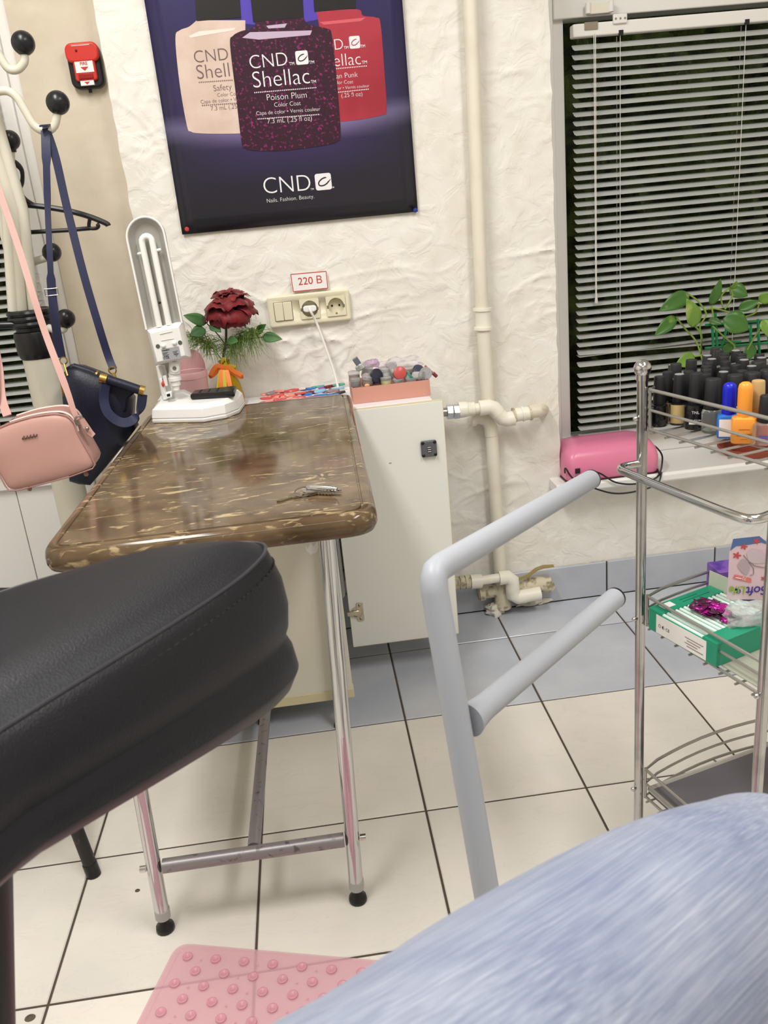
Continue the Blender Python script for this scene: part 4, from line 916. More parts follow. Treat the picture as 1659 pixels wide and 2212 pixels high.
for (xa, xb) in ((14, 30), (32, 50), (50, 75)):
    b0 = cs(xb, 690); t0 = V((b0.x-.004, CSY, 1.62)); MB().tube([V((b0.x, CSY, b0.z)), V((cs(xa, 455).x, CSY, cs(xa, 455).z)), t0], rr_, 14).build('rod', CW, sd)
MB().tube([V((CX-.02, CSY+.03, zk[1])), V((CX-.03, CSY+.03, 1.62))], rr_, 14).build('rod', CW, sd)
def hook(pxs, ball, Y, r=.0085, rb=.0235, name='hook', Y2=None):
    Y2 = Y if Y2 is None else Y2; n = len(pxs)
    pts = [cs(x, y, Y+(Y2-Y)*i/max(1, n-1)) for i, (x, y) in enumerate(pxs)]
    h_ = MB().tube(smoothpts(pts, 6), r, 12).build(name, CW, sd)
    bcn = cs(*ball, Y2); e = pts[-1]
    MB().tube([e, e.lerp(bcn, .6)], .0115, 14).build('ball_neck', CB, h_)
    MB().sphere(bcn, rb, 22, 14).build('ball', CB, h_); return bcn
hook([(-30, 60), (-18, 92), (0, 122), (18, 148), (38, 150), (52, 135), (53, 118)], (50, 93), CSY)
hook([(-45, 240), (-20, 205), (12, 196), (36, 210), (55, 240), (75, 272), (98, 283), (117, 272), (124, 244)], (125, 222), CSY-.05)
hook([(-20, 345), (5, 362), (22, 352), (24, 328)], (22, 303), CSY+.06, rb=.021)
hook([(20, 583), (50, 573), (80, 563), (100, 557)], (112, 545), CSY+.05, rb=.021)
hook([(95, 702), (115, 712), (135, 712), (140, 706)], (142, 688), CSY-.02, rb=.021)
MB().tube([cs(-40, 704, CSY-.05), cs(25, 702, CSY-.03), V((CX, CSY-.03, cs(40, 702).z))], .009, 10).build('hook', CB, sd)

# black plastic coat hanger on the stand
HGY = CSY+.075
hgm = thing('coat_hanger', 'black plastic clothes hanger hooked on the coat stand', 'hanger', cs(60, 500, HGY))
MB().tube(smoothpts([cs(8, 345, HGY), cs(28, 350, HGY), cs(46, 366, HGY), cs(48, 392, HGY), cs(40, 412, HGY), cs(52, 430, HGY), cs(72, 442, HGY)], 6), [.006+.0015*math.sin(i*.3) for i in range(37)], 8).build('hook', BLACKP, hgm)
MB().tube(smoothpts([cs(-60, 455, HGY), cs(0, 442, HGY), cs(70, 444, HGY), cs(140, 454, HGY), cs(190, 467, HGY), cs(228, 482, HGY), cs(234, 488, HGY)], 6), .0062, 8).build('shoulder_bar', BLACKP, hgm)
MB().tube([cs(-60, 505, HGY), cs(60, 502, HGY), cs(150, 497, HGY), cs(195, 493, HGY)], .0048, 8).build('trouser_bar', BLACKP, hgm)
MB().tube(smoothpts([cs(195, 468, HGY), cs(192, 486, HGY), cs(195, 493, HGY), cs(208, 493, HGY), cs(213, 488, HGY), cs(209, 484, HGY)], 4), .0042, 8).build('side_notch', BLACKP, hgm)

# ------------------------------------------------------------------ navy handbag
NV = mat('navy_leather', (24, 27, 48), .42, bump=(220, .35, .0015), var=(12, (20, 22, 42), .4, .6)); NVS = mat('navy_strap', (35, 40, 72), .5, bump=(300, .25, .001))
NY = .835
nb = thing('navy_handbag', 'navy blue leather handbag with gold fittings hanging from the coat stand', 'handbag', cs(200, 1040, NY+.03))
fo = [(138, 806), (143, 794), (172, 796), (215, 812), (262, 832), (285, 866), (283, 905), (292, 928), (262, 968), (228, 1010), (195, 1048), (170, 1046), (150, 1040), (142, 985), (140, 930), (134, 850)]
fr = [cs(x, y, NY) for x, y in fo]; cN = sum(fr, V())/len(fr)
def bagrings(fr, cN, d, puff): return [[cN+(p-cN)*f+V((0, y, 0)) for p in fr] for f, y in ((.45, -puff), (.75, -puff*.85), (.95, -puff*.35), (1, 0), (1, d), (.95, d+puff*.3))]
MB().rings(bagrings(fr, cN, .050, .020)).build('body', NV, nb, 75)
MB().tube(smoothpts([cs(158, 792, NY+.01), cs(185, 800, NY+.01), cs(206, 808, NY+.01)], 4), .008, 10).build('top_roll', NV, nb)
MB().tube([cs(206, 808, NY+.01), cs(210, 810, NY+.01)], .0095, 12).build('end_cap', GOLD, nb)
MB().tube([cs(233, 820, NY-.03), cs(265, 830, NY-.03), cs(303, 843, NY-.03)], .0105, 12).build('handle_roll', NV, nb)
MB().tube([cs(302, 842, NY-.03), cs(312, 845, NY-.03)], .0115, 14).build('end_cap', GOLD, nb); MB().tube([cs(216, 816, NY-.03), cs(231, 820, NY-.03)], .0115, 14).build('end_cap', GOLD, nb)
MB().prism([cs(x, y, NY-.015) for x, y in ((236, 822), (300, 842), (276, 862), (272, 890), (236, 902), (226, 868))], (0, .02, 0)).build('flap', NV, nb, bevel=.004)
MB().ribbon(smoothpts([cs(228, 830, NY-.035), cs(224, 862, NY-.04), cs(232, 890, NY-.045), cs(252, 908, NY-.045), cs(272, 913, NY-.045), cs(292, 903, NY-.04), cs(304, 880, NY-.035), cs(308, 852, NY-.03)], 5), .020, .005, (.55, .35, .75)).build('handle', NVS, nb)
fr2 = [cs(x, y, NY+.02) for x, y in ((275, 862), (283, 870), (279, 878), (271, 875))]; MB().tube(fr2, .0014, 6, closed=True).build('buckle', GOLD, nb)
hk_ = cs(98, 280, CSY-.05)
s1 = [cs(98, 277, CSY-.055), cs(100, 340, CSY-.07), cs(103, 450, .87), cs(108, 560, .85), cs(112, 628, .845), cs(120, 700, .84), cs(133, 772, NY+.01)]
MB().ribbon(smoothpts(s1, 5), [.018]*6+[.014]*4+[.012]*8+[.018]*13, .0025, (1, .15, 0)).build('strap', NVS, nb)
s2 = [cs(99, 277, CSY-.058), cs(120, 340, CSY-.06), cs(145, 450, .88), cs(180, 590, .86), cs(212, 700, .85), cs(234, 770, NY+.02), cs(245, 797, NY+.01)]
MB().ribbon(smoothpts(s2, 5), .0165, .0025, (1, .3, 0)).build('strap', NVS, nb)
MB().ribbon([cs(94, 272, CSY-.075), cs(99, 270, CSY-.06), cs(104, 272, CSY-.04)], .018, .003, (1, 0, 0)).build('strap_loop', NVS, nb)
bk = cs(112, 632, .843); MB().tube([bk+V((-.014, 0, .008)), bk+V((.013, 0, .008)), bk+V((.013, 0, -.006)), bk+V((-.014, 0, -.006))], .0016, 6, closed=True).build('slider', STEEL, nb)
for (x, y, Y) in ((137, 779, NY+.01), (243, 800, NY+.005)):
    c = cs(x, y, Y); MB().tube([c+V((.008*math.cos(t), 0, .008*math.sin(t))) for t in [2*math.pi*i/14 for i in range(14)]], .0016, 6, closed=True).build('ring', GOLD, nb)
MB().tube([cs(245, 805, NY+.005), cs(249, 818, NY+.003)], .004, 8).build('clasp', GOLD, nb)
MB().tube([cs(138, 786, NY), cs(146, 812, NY-.012)], .0022, 6).build('clasp', GOLD, nb)
MB().bb(cs(136, 838, NY-.004)+V((-.003, -.004, -.018)), cs(140, 830, NY-.002)+V((.003, 0, .01))).build('zip_pull', GOLD, nb)
MB().sphere(cs(186, 1034, NY-.004), .0055, 12, 8, (1.3, .5, .8)).build('foot_stud', GOLD, nb)

# ------------------------------------------------------------------ pink crossbody bag
PK = mat('pink_leather', (192, 149, 140), .42, bump=(160, .12, .001)); PKD = mat('pink_edge', (174, 130, 122), .5); ZIP = mat('zip_teeth', (236, 214, 206), .4)
BYP = .60; BD = .085
pbg = thing('pink_handbag', 'small pink leather crossbody bag with zip top hanging on its strap', 'handbag', cs(110, 1040, BYP+.04))
fo = [(-48, 962), (-20, 932), (20, 915), (70, 900), (120, 893), (145, 898), (160, 912), (168, 935), (180, 958), (196, 985), (206, 1003), (200, 1012), (150, 1030), (90, 1046), (40, 1059), (20, 1060), (12, 1050), (-10, 1010), (-35, 980)]
fr = [cs(x, y, BYP) for x, y in fo]; cP = sum(fr, V())/len(fr)
rg_ = [[cP+(p-cP)*f+V((0, y, 0)) for p in fr] for f, y in ((.35, -.010), (.75, -.0085), (.95, -.003), (1, 0), (1.0, BD*.5), (.985, BD), (.9, BD+.004))]
MB().rings(rg_).build('body', PK, pbg, 60, sub=1)
MB().tube([p+V((0, -.0005, 0)) for p in fr], .0016, 6, closed=True).build('front_piping', PKD, pbg)
zp = smoothpts([p for p in fr[2:8]], 4); MB().tube([p+V((0, .006, .002)) for p in zp], .0024, 6).build('zip_front', ZIP, pbg)
MB().tube([p+V((0, BD*.62, .004)) for p in zp], .0024, 6).build('zip_back', ZIP, pbg)
MB().ribbon([p+V((0, BD*.33, .0035)) for p in zp], BD*.50, .0015, (0, 1, 0)).build('zip_gusset', PKD, pbg)
tb_ = [cs(x, y, BYP+.012) for x, y in ((168, 905), (176, 920), (186, 935), (194, 942))]
MB().ribbon([p+V((.008, -.004, 0)) for p in tb_], [.010, .014, .014, .011], .004, (.6, .8, .4)).build('strap_tab', PK, pbg)
MB().sphere(cs(184, 926, BYP+.0)+V((.004, 0, 0)), .0042, 10, 8).build('rivet', STEEL, pbg)
c = cs(171, 908, BYP+.006); MB().tube([c+V((.007*math.cos(t), .004*math.cos(t), .009*math.sin(t))) for t in [2*math.pi*i/14 for i in range(14)]], .0018, 6, closed=True).build('ring', STEEL, pbg)
ss = [cs(-28, 330, CSY-.09), cs(-8, 395, .84), cs(18, 470, .80), cs(48, 560, .75), cs(72, 640, .71), cs(98, 720, .68), cs(128, 800, .64), cs(146, 848, .62), cs(160, 890, .607), cs(168, 906, .605)]
MB().ribbon(smoothpts(ss, 5), [.013]*34+[.012-.0003*i for i in range(12)], .0024, (1, .35, 0)).build('strap', PK, pbg)
ss = [cs(-30, 330, CSY-.09), cs(-28, 520, .80), cs(-14, 720, .70), cs(-2, 800, .66), cs(4, 860, .63), cs(16, 898, .60)]
MB().ribbon(smoothpts(ss, 5), .016, .0024, (1, .1, 0)).build('strap_end', PK, pbg)
MB().tube(smoothpts([cs(-28, 700, .66), cs(-12, 840, .62), cs(-6, 925, .605)], 5), .006, 8).build('strap', PKD, pbg)
lgx = [(48, 948), (52, 942), (56, 949), (59, 941), (63, 947), (66, 939), (70, 946), (73, 938), (77, 944), (80, 938)]
MB().tube([cs(x, y, BYP-.0115) for x, y in lgx], .0011, 5).build('metal_logo', mat('logo_dark', (96, 78, 70), .4, .6), pbg)
MB().tube([cs(48, 949, BYP-.0112), cs(80, 942, BYP-.0112)], .0008, 5).build('metal_logo', MATS['logo_dark'], pbg)
for (x, y) in ((64, 1056), (186, 1024)): MB().sphere(cs(x, y, BYP+.03), .005, 8, 6).build('foot_stud', PKD, pbg)

# ------------------------------------------------------------------ black stool behind the armrest
sl = thing('stool', 'black stool with worn tube legs standing left of the table', 'stool', (-.16, .48, 0))
e0 = onZ(203, 1890, .0); BLM = mat('worn_black_paint', (38, 35, 34), .55, var=(45, (92, 76, 66), .60, .72))
seat = V((e0.x-.19, e0.y+.17, .46))
for sx_, sy_ in ((1, -1), (-1, -1), (1, 1), (-1, 1)):
    f = V((seat.x+sx_*.19, seat.y+sy_*.17, .0)); t = V((seat.x+sx_*.12, seat.y+sy_*.11, .44))
    lg = MB().tube([f+V((0, 0, .004)), t], .0125, 14).build('leg', BLM, sl); MB().tube([f+V((0, 0, 0)), f.lerp(t, .06)], .0138, 14).build('foot_cap', BLACKP, lg)
LEA0 = mat('stool_vinyl', (34, 34, 37), .45, bump=(200, .2, .001))
MB().lathe([(.155, .435), (.165, .44), (.17, .455), (.168, .475), (.15, .488), (1e-6, .494)], (seat.x, seat.y, 0), 36).build('seat', LEA0, sl)
MB().tube([(seat.x+.148*math.cos(t), seat.y+.14*math.sin(t), .25) for t in [2*math.pi*i/28 for i in range(28)]], .007, 8, closed=True).build('foot_ring', BLM, sl)

# ------------------------------------------------------------------ pink box with glitter jars on the shelf
pA = onZ(763, 871, SHZ); pB = onZ(936, 857, SHZ)
BXY = (pA.y+pB.y)/2; bx0, bx1 = pA.x, pB.x-.004; bh = onY(850, 829, BXY).z-SHZ
CARD = mat('card_pink', (208, 150, 134), .55); bxd = .125
bx = thing('card_box', 'open pink cardboard box full of small jars on the shelf', 'box', ((bx0+bx1)/2, BXY+bxd/2, SHZ))
MB().bb((bx0, BXY, SHZ+.0005), (bx1, BXY+.002, SHZ+bh)).build('front', CARD, bx); MB().bb((bx0, BXY+bxd-.002, SHZ+.0005), (bx1, BXY+bxd, SHZ+bh)).build('back', CARD, bx)
MB().bb((bx0, BXY+.002, SHZ+.0005), (bx0+.002, BXY+bxd-.002, SHZ+bh)).build('side', CARD, bx); MB().bb((bx1-.002, BXY+.002, SHZ+.0005), (bx1, BXY+bxd-.002, SHZ+bh)).build('side', CARD, bx)
MB().bb((bx0+.002, BXY+.002, SHZ+.0005), (bx1-.002, BXY+bxd-.002, SHZ+.0025)).build('bottom', CARD, bx)
CLR = mat('clear_plastic', (236, 236, 236), .12, trans=.75, ior=1.2)
def jar(px, Y, r, h, tilt, col, lidcol, label, face=0):
    key_ = 'jar_%d_%d_%d' % col; t = thing('glitter_jar', label, 'jar', (0, 0, 0), 'small jars in the pink box')
    m = mat(key_, col, .35); cap = CLR if lidcol is None else mat('lid_%d_%d_%d' % lidcol, lidcol, .3)
    MB().lathe([(r*.85, 0), (r*.9, .001), (r*.9, h*.62), (1e-6, h*.63)], (0, 0, 0), 18).build('filling', m, t)
    MB().lathe([(r*.93, 0), (r*.97, .001), (r*.97, h*.66), (r*.93, h*.66)], (0, 0, 0), 18).build('wall', CLR, t)
    MB().lathe([(r, h*.64), (r*1.03, h*.67), (r*1.03, h*.95), (r*.95, h), (1e-6, h)], (0, 0, 0), 18).build('lid', cap, t)
    p = onY(*px, Y); Rm = (Matrix.Rotation(math.radians(tilt[2]), 4, 'Z') @ Matrix.Rotation(math.radians(tilt[0]), 4, 'X') @ Matrix.Rotation(math.radians(tilt[1]), 4, 'Y'))
    t.matrix_world = Matrix.Translation(p) @ Rm @ Matrix.Translation(V((0, 0, -h/2)))
    return t
Y1, Y2, Y3 = BXY+.022, BXY+.050, BXY+.080
J = [((768, 826), Y1, .013, .020, (0, 0, 0), (96, 96, 96), None, 'small clear jar of grey powder at the left end of the pink box'),
     ((765, 812), Y2, .014, .024, (0, 0, 0), (150, 104, 60), None, 'small clear jar of amber glitter on the pile in the pink box'),
     ((795, 821), Y1, .015, .026, (12, 8, 0), (150, 112, 92), None, 'clear jar of copper powder leaning in the pink box'),
     ((793, 800), Y3, .014, .030, (0, 12, 0), (210, 210, 214), None, 'clear jar of white powder under the silver bottle'),
     ((811, 812), Y1, .017, .016, (78, 0, 32), (34, 34, 40), (44, 46, 62), 'dark jar lying on its edge in the pink box'),
     ((834, 823), Y1-.008, .0135, .019, (0, 0, 0), (228, 222, 90), None, 'clear jar of bright yellow powder in the pink box'),
     ((826, 806), Y2, .014, .022, (20, -18, 0), (198, 84, 150), None, 'clear jar of magenta glitter in the pink box'),
     ((833, 806), Y1+.012, .011, .022, (0, 0, 0), (222, 222, 226), None, 'slim clear jar of silver flakes above the yellow one'),
     ((850, 805), Y2, .015, .018, (66, 0, 12), (150, 126, 56), None, 'clear jar of gold glitter tipped on its side'),
     ((863, 806), Y1+.004, .0155, .018, (74, 0, 4), (186, 80, 76), (192, 82, 78), 'jar with a red round lid facing forward'),
     ((861, 824), Y1, .0135, .016, (10, 0, 0), (232, 232, 230), None, 'clear jar of white powder near the front of the box'),
     ((883, 815), Y1+.006, .013, .016, (0, 52, 0), (60, 140, 122), (50, 140, 120), 'teal lidded jar leaning in the pink box'),
     ((903, 803), Y2, .016, .016, (50, 20, 0), (70, 72, 90), (62, 64, 84), 'jar with a dark blue lid tipped towards the wall'),
     ((920, 806), Y1+.006, .015, .020, (82, 0, -10), (220, 212, 208), None, 'clear round jar with a spiral lid facing forward'),
     ((904, 813), Y1, .012, .026, (90, 0, 60), (206, 196, 192), None, 'clear tube lying across jars in the pink box'),
     ((888, 822), Y1, .014, .014, (0, 0, 0), (222, 214, 206), None, 'clear low jar of beige powder beside the teal one'),
     ((815, 822), Y1+.008, .012, .018, (0, 0, 0), (176, 92, 96), None, 'clear jar of dull red glitter beside the dark one'),
     ((845, 793), Y3, .014, .020, (30, 0, 0), (96, 40, 60), None, 'clear jar of burgundy glitter at the back of the box'),
     ((880, 800), Y3, .014, .020, (0, 0, 0), (196, 150, 150), None, 'clear jar of pale pink powder at the back of the box'),
     ((915, 822), Y1+.02, .013, .020, (0, 0, 0), (210, 206, 200), None, 'clear jar of cream powder at the right end of the box')]
for j in J: jar(*j)
# silver bottle, dark red pencil, plastic wrap
sb_ = thing('square_bottle', 'small silver bottle with a grey square cap on the jars', 'bottle', (0, 0, 0))
MB().lathe([(.011, 0), (.013, .002), (.013, .012), (.006, .016), (.006, .018)], (0, 0, 0), 16).build('body', mat('silver_grey', (205, 206, 210), .2, .6), sb_); MB().bb((-.007, -.007, .016), (.007, .007, .032)).build('cap', mat('cap_grey', (104, 108, 116), .35), sb_, bevel=.001)
sb_.matrix_world = Matrix.Translation(onY(782, 797, Y2)) @ Matrix.Rotation(-.5, 4, 'Y')
tp = thing('pencil', 'dark red capped pencil sticking out over the right end of box', 'pencil', (0, 0, 0)); a, b_ = onY(918, 790, Y2), onY(943, 813, Y2+.01)
MB().tube([a, a.lerp(b_, .72)], .0028, 8).build('body', mat('pencil_pink', (190, 120, 130), .4), tp); MB().tube([a.lerp(b_, .7), b_], .0045, 10).build('cap', mat('pencil_cap', (140, 60, 66), .35), tp)
WR = mat('plastic_wrap', (238, 232, 236), .15, trans=.5, alpha=.55, ior=1.2)
wr = rag(onY(862, 786, Y3+.005), .030, 21, (1.75, .55, .55)).build('plastic_wrap', WR); tag(wr, 'crumpled clear plastic wrap heaped on the jars in the pink box', 'plastic wrap')
wr = rag(onY(802, 788, Y3+.005), .018, 33, (1.1, .6, .7)).build('plastic_bag', mat('lilac_wrap', (214, 184, 214), .2, trans=.4, alpha=.7, ior=1.2)); tag(wr, 'small lilac plastic bag on the jars behind silver bottle', 'plastic bag')
am = thing('cotton_stick', 'small orange spatula tip poking out of the pink box', 'spatula', onY(793, 835, Y1-.012)); MB().sphere(onY(793, 833, Y1-.014), .006, 10, 8, (1.1, .4, .8)).build('tip', mat('spatula_orange', (240, 176, 120), .4), am)

# ------------------------------------------------------------------ painted nail tips spread on the shelf
def nail_mesh(ln, wd):
    vs = []; n, m_ = 6, 4
    for i in range(n+1):
        t = i/n; w_ = wd*(.75+.35*math.sin(math.pi*t))*(1 if t < .75 else math.sqrt(max(.02, 1-((t-.75)/.27)**2)))
        for j in range(m_+1): u = j/m_*2-1; vs.append((u*w_/2, (t-.5)*ln, wd*.20*(1-u*u)+.0006))
    fs = [(i*5+j, i*5+j+1, (i+1)*5+j+1, (i+1)*5+j) for i in range(n) for j in range(m_)]
    return vs, fs
NCOL = [((206, 84, 84), 'coral red'), ((232, 140, 126), 'salmon'), ((60, 120, 190), 'bright blue'), ((140, 190, 220), 'pale blue'), ((70, 60, 66), 'charcoal'), ((110, 30, 44), 'burgundy'), ((216, 46, 84), 'hot pink'),
        ((90, 170, 150), 'mint green'), ((150, 90, 160), 'violet'), ((150, 130, 130), 'taupe'), ((226, 206, 200), 'nude'), ((40, 44, 70), 'navy'), ((176, 168, 84), 'olive gold')]
NM = []
for c_, nm_ in NCOL:
    vs, fs = nail_mesh(.034, .0135); o = MB().add(vs, fs).build('nail_tip', mat('nail_'+nm_, c_, .12), None, 60, solid=.0006); o.location = (0, 0, -5); NM.append((o, nm_))
rnd = random.Random(11); first = [True]*len(NM)
def put(k, loc, rot):
    o, nm_ = NM[k]
    if first[k]: first[k] = False
    else: o = o.copy(); COL.objects.link(o)
    o.location = loc; o.rotation_euler = rot; tag(o, '%s painted nail tip lying on the shelf behind the table' % nm_, 'nail tip', '%s nail tips on the shelf' % nm_)
for row in range(5):
    for i in range(19):
        x = .420+.0172*i+rnd.uniform(-.004, .004); y = .955+.044*row+rnd.uniform(-.004, .004)
        if row < 2 and x > bx0-.016 and y > BXY-.02: continue
        if x > bx0-.014 or math.hypot(x-vc.x, y-vc.y) < .06: continue
        f = (x-.42)/.2
        pool = [0, 1, 1, 10, 9, 0] if f < .45 else ([2, 3, 4, 7, 8, 9, 12, 2, 5] if f < 1.0 else [5, 6, 4, 9, 11, 7, 6, 1])
        put(rnd.choice(pool), (x, y, SHZ+.0035+.0026*row+.0020*(i % 3)), (rnd.uniform(-.06, .06), -rnd.uniform(.15, .5), math.pi/2+rnd.uniform(-.5, .5)))
for k in range(len(NM)):
    if first[k]: put(k, (.46+.012*k, 1.165, SHZ+.0006), (0, 0, rnd.uniform(-.4, .4)))

# ------------------------------------------------------------------ pink uv lamp on the window sill
UP_ = mat('uv_pink', (226, 130, 164), .28)
ul = thing('uv_lamp', 'glossy pink nail drying lamp on the window sill with black cable', 'nail lamp', (1.35, 1.2, SILL))
ux0 = onY(1214, 980, 1.16).x; ux1 = onY(1424, 985, 1.13).x; uzt = onY(1320, 948, 1.18).z-SILL
UYF, UYB = 1.120, 1.285
def urect(x0, x1, y0, y1, r, z): return [V((a, b__, SILL+z)) for a, b__ in [(p, q) for p, q in rrect((x0+x1)/2, (y0+y1)/2, x1-x0, y1-y0, r, 6)]]
xs = ux0+.002
MB().rings([urect(xs+.004, ux1-.004, UYF+.004, UYB-.004, .02, .0005), urect(xs, ux1, UYF, UYB, .022, .008), urect(xs, ux1, UYF, UYB, .022, uzt*.50), urect(xs+.003, ux1-.004, UYF+.006, UYB-.004, .024, uzt*.72), urect(xs+.012, ux1-.014, UYF+.018, UYB-.012, .026, uzt*.90), urect(xs+.030, ux1-.034, UYF+.038, UYB-.03, .026, uzt*.985), urect(xs+.07, ux1-.07, UYF+.07, UYB-.06, .01, uzt)]).build('body', UP_, ul, 60)
MB().rings([urect(xs-.0015, ux1+.001, UYF-.001, UYB-.004, .02, .0006), urect(xs-.0015, ux1+.001, UYF-.001, UYB-.004, .02, .004)]).build('base', mat('uv_dark', (60, 30, 40), .4), ul)
MB().bb((xs+.022, UYF-.003, SILL+.028), (xs+.036, UYF+.004, SILL+.042)).build('switch', BLACKP, ul, bevel=.001)
KB = mat('cable_black', (24, 24, 26), .45)
kp = [V((xs+.03, UYF-.002, SILL+.020)), onY(1245, 1030, 1.108), onY(1288, 1020, 1.106), onY(1330, 1042, 1.104), onY(1375, 1045, 1.104), onY(1420, 1030, 1.108), V((ux1+.010, UYF+.012, SILL+.030)), V((ux1+.020, UYF+.05, SILL+.045)), V((ux1+.012, UYF+.085, SILL+.055)), V((ux1+.006, UYF+.06, SILL+.02)), onZ(1425, 1026, SILL+.004)]
MB().tube(smoothpts(kp, 6), .0024, 8).build('cable', KB, ul)
kp = [V((ux1+.001, UYF-.006, SILL+.004)), onY(1420, 1045, 1.100), onY(1380, 1060, 1.096), onY(1330, 1066, 1.096), onY(1285, 1055, 1.098), onY(1240, 1035, 1.100), onY(1222, 1012, 1.112), V((xs-.004, UYF+.01, SILL+.03))]
MB().tube(smoothpts(kp, 6), .0024, 8).build('cable', KB, ul)

# ------------------------------------------------------------------ potted plant on the sill
TC = mat('terracotta', (150, 72, 52), .6); PTX, PTY = onZ(1600, 966, SILL).x, 1.212
sr = (onZ(1672, 966, SILL+.01).x-onZ(1517, 966, SILL+.01).x)/2
so_ = MB().lathe([(sr*.80, .0005), (sr*.86, .001), (sr, .018), (sr*1.0, .022), (sr*.95, .023), (sr*.80, .006), (1e-6, .005)], (PTX, PTY, SILL), 40).build('plant_saucer', TC)
tag(so_, 'terracotta saucer under the plant pot on the window sill', 'saucer')
pw = thing('potted_pothos', 'green pothos plant in a terracotta pot with a green plastic trellis', 'potted plant', (PTX, PTY+.005, SILL+.006))
MB().lathe([(.045, .007), (.047, .008), (.062, .095), (.066, .096), (.066, .112), (.060, .112), (.058, .100), (1e-6, .098)], (PTX, PTY+.005, SILL), 32).build('pot', TC, pw)
TR = mat('trellis_green', (30, 132, 82), .4)
ty_ = PTY+.01
def tq(x, y, Y=None): return onY(x, y, ty_ if Y is None else Y)
for (a, b__) in (((1545, 676), (1552, 800)), ((1538, 688), (1543, 800)), ((1575, 690), (1560, 745)), ((1637, 690), (1642, 800)), ((1622, 700), (1620, 790)), ((1659, 705), (1664, 800))):
    p, q = tq(*a), tq(*b__); MB().tube([p, q, V((PTX+(q.x-PTX)*.35, ty_, SILL+.10))], .0042, 6).build('trellis_bar', TR, pw)
for (a, b__) in (((1524, 702), (1680, 690)), ((1523, 752), (1680, 738)), ((1545, 740), (1600, 738))): MB().tube([tq(*a), tq(*b__)], .0036, 6).build('trellis_bar', TR, pw)
pm_ = mat('pothos_leaf', (66, 110, 44), .35, var=(22, (150, 176, 92), .60, .72)); pm2 = mat('pothos_leaf_light', (112, 150, 60), .35, var=(18, (176, 190, 110), .55, .7)); ps = mat('pothos_stem', (128, 156, 66), .5)
def heart(b0, t0, w_px, m, dY=0, nrm=(0, -1, .3), droop=.14):
    a = tq(*b0, ty_-.03+dY); c = tq(*t0, ty_-.05+dY); Ln = (c-a).length; return leaf_poly(a, c, Ln*w_px, nrm, m, pw, 'leaf', droop, 10)
LV_ = [((1488, 635), (1423, 672), .46, pm_, 0), ((1460, 684), (1413, 726), .44, pm_, .0), ((1502, 706), (1483, 645), .52, pm2, -.02), ((1535, 659), (1557, 602), .40, pm_, .0), ((1580, 625), (1592, 606), .55, pm2, -.01),
       ((1575, 622), (1615, 640), .8, pm_, .03), ((1562, 688), (1618, 712), .85, pm_, -.03), ((1595, 668), (1640, 650), .55, pm_, .0), ((1640, 652), (1668, 632), .8, pm2, -.01), ((1500, 770), (1458, 790), .6, pm2, -.01), ((1648, 690), (1662, 730), .7, pm2, -.02),
       ((1560, 760), (1590, 740), .6, pm_, .03), ((1600, 760), (1570, 795), .6, pm_, .02), ((1630, 745), (1600, 780), .55, pm_, .01), ((1530, 690), (1560, 700), .6, pm_, .03)]
for b0, t0, wv_, m, dY in LV_: heart(b0, t0, wv_, m, dY)
for pxs in (((1514, 765), (1502, 735), (1480, 710), (1460, 684)), ((1514, 765), (1515, 728), (1508, 712), (1502, 706)), ((1522, 790), (1514, 765), (1516, 730), (1512, 705), (1525, 682), (1521, 668), (1505, 648), (1488, 636)), ((1521, 670), (1540, 666), (1575, 674)), ((1541, 685), (1537, 660)), ((1566, 668), (1582, 640), (1578, 624)), ((1562, 665), (1558, 640), (1575, 622)), ((1610, 684), (1632, 675), (1640, 655)), ((1608, 766), (1630, 728), (1645, 705)), ((1540, 705), (1565, 728), (1586, 745)), ((1500, 770), (1514, 768))):
    MB().tube(smoothpts([tq(x, y, ty_-.03) for x, y in pxs], 5), .0024, 6).build('stem', ps, pw)
for (x, y) in ((1522, 788), (1586, 745), (1608, 766)): MB().tube(smoothpts([tq(x, y, ty_-.03), V((tq(x, y).x*.4+PTX*.6, ty_-.012, SILL+.15)), V((PTX, ty_, SILL+.098))], 5), .0024, 6).build('stem', ps, pw)

# ------------------------------------------------------------------ chrome trolley with three wire baskets
A2 = V((1.017, .10, 0)); B2 = V((1.087, -.151, 0)); E1 = (B2-A2).normalized(); E2 = V((-E1.y, E1.x, 0)); CWD = .36; CDP = (B2-A2).length
def ct_(u, v, z): return A2+E1*u+E2*v+V((0, 0, z))          # u along the near direction, v to the right
tr = thing('trolley', 'chrome wire trolley with three baskets standing beside the window', 'trolley', ct_(CDP/2, CWD/2, 0))
CH2 = mat('chrome_post', (190, 190, 190), .15, 1, var=(14, (150, 146, 148), .5, .7)); WIRE = mat('wire_grey', (186, 184, 180), .42, .9)
for u, v in ((0, 0), (CDP, 0), (0, CWD), (CDP, CWD)):
    MB().tube([ct_(u, v, .055), ct_(u, v, .888)], .0079, 18).build('post', CH2, tr)
    MB().sphere(ct_(u, v, .901), .0128, 18, 12).build('ball_finial', CHROME, tr); MB().tube([ct_(u, v, .884), ct_(u, v, .892)], .0092, 16).build('finial_collar', CHROME, tr)
    cw = MB().tube([ct_(u, v, .022)+E2*-.008, ct_(u, v, .022)+E2*.008], .0215, 18).build('caster', BLACKP, tr)
    MB().bb(ct_(u, v, .03)+V((-.011, -.011, 0)), ct_(u, v, .058)+V((.011, .011, 0))).build('caster_fork', STEEL, cw)
    for z in (.828, .499, .172): MB().sphere(ct_(u, v, z)-E2*(.0115 if v == 0 else -.0115), .0042, 10, 8).build('screw', CHROME, tr)
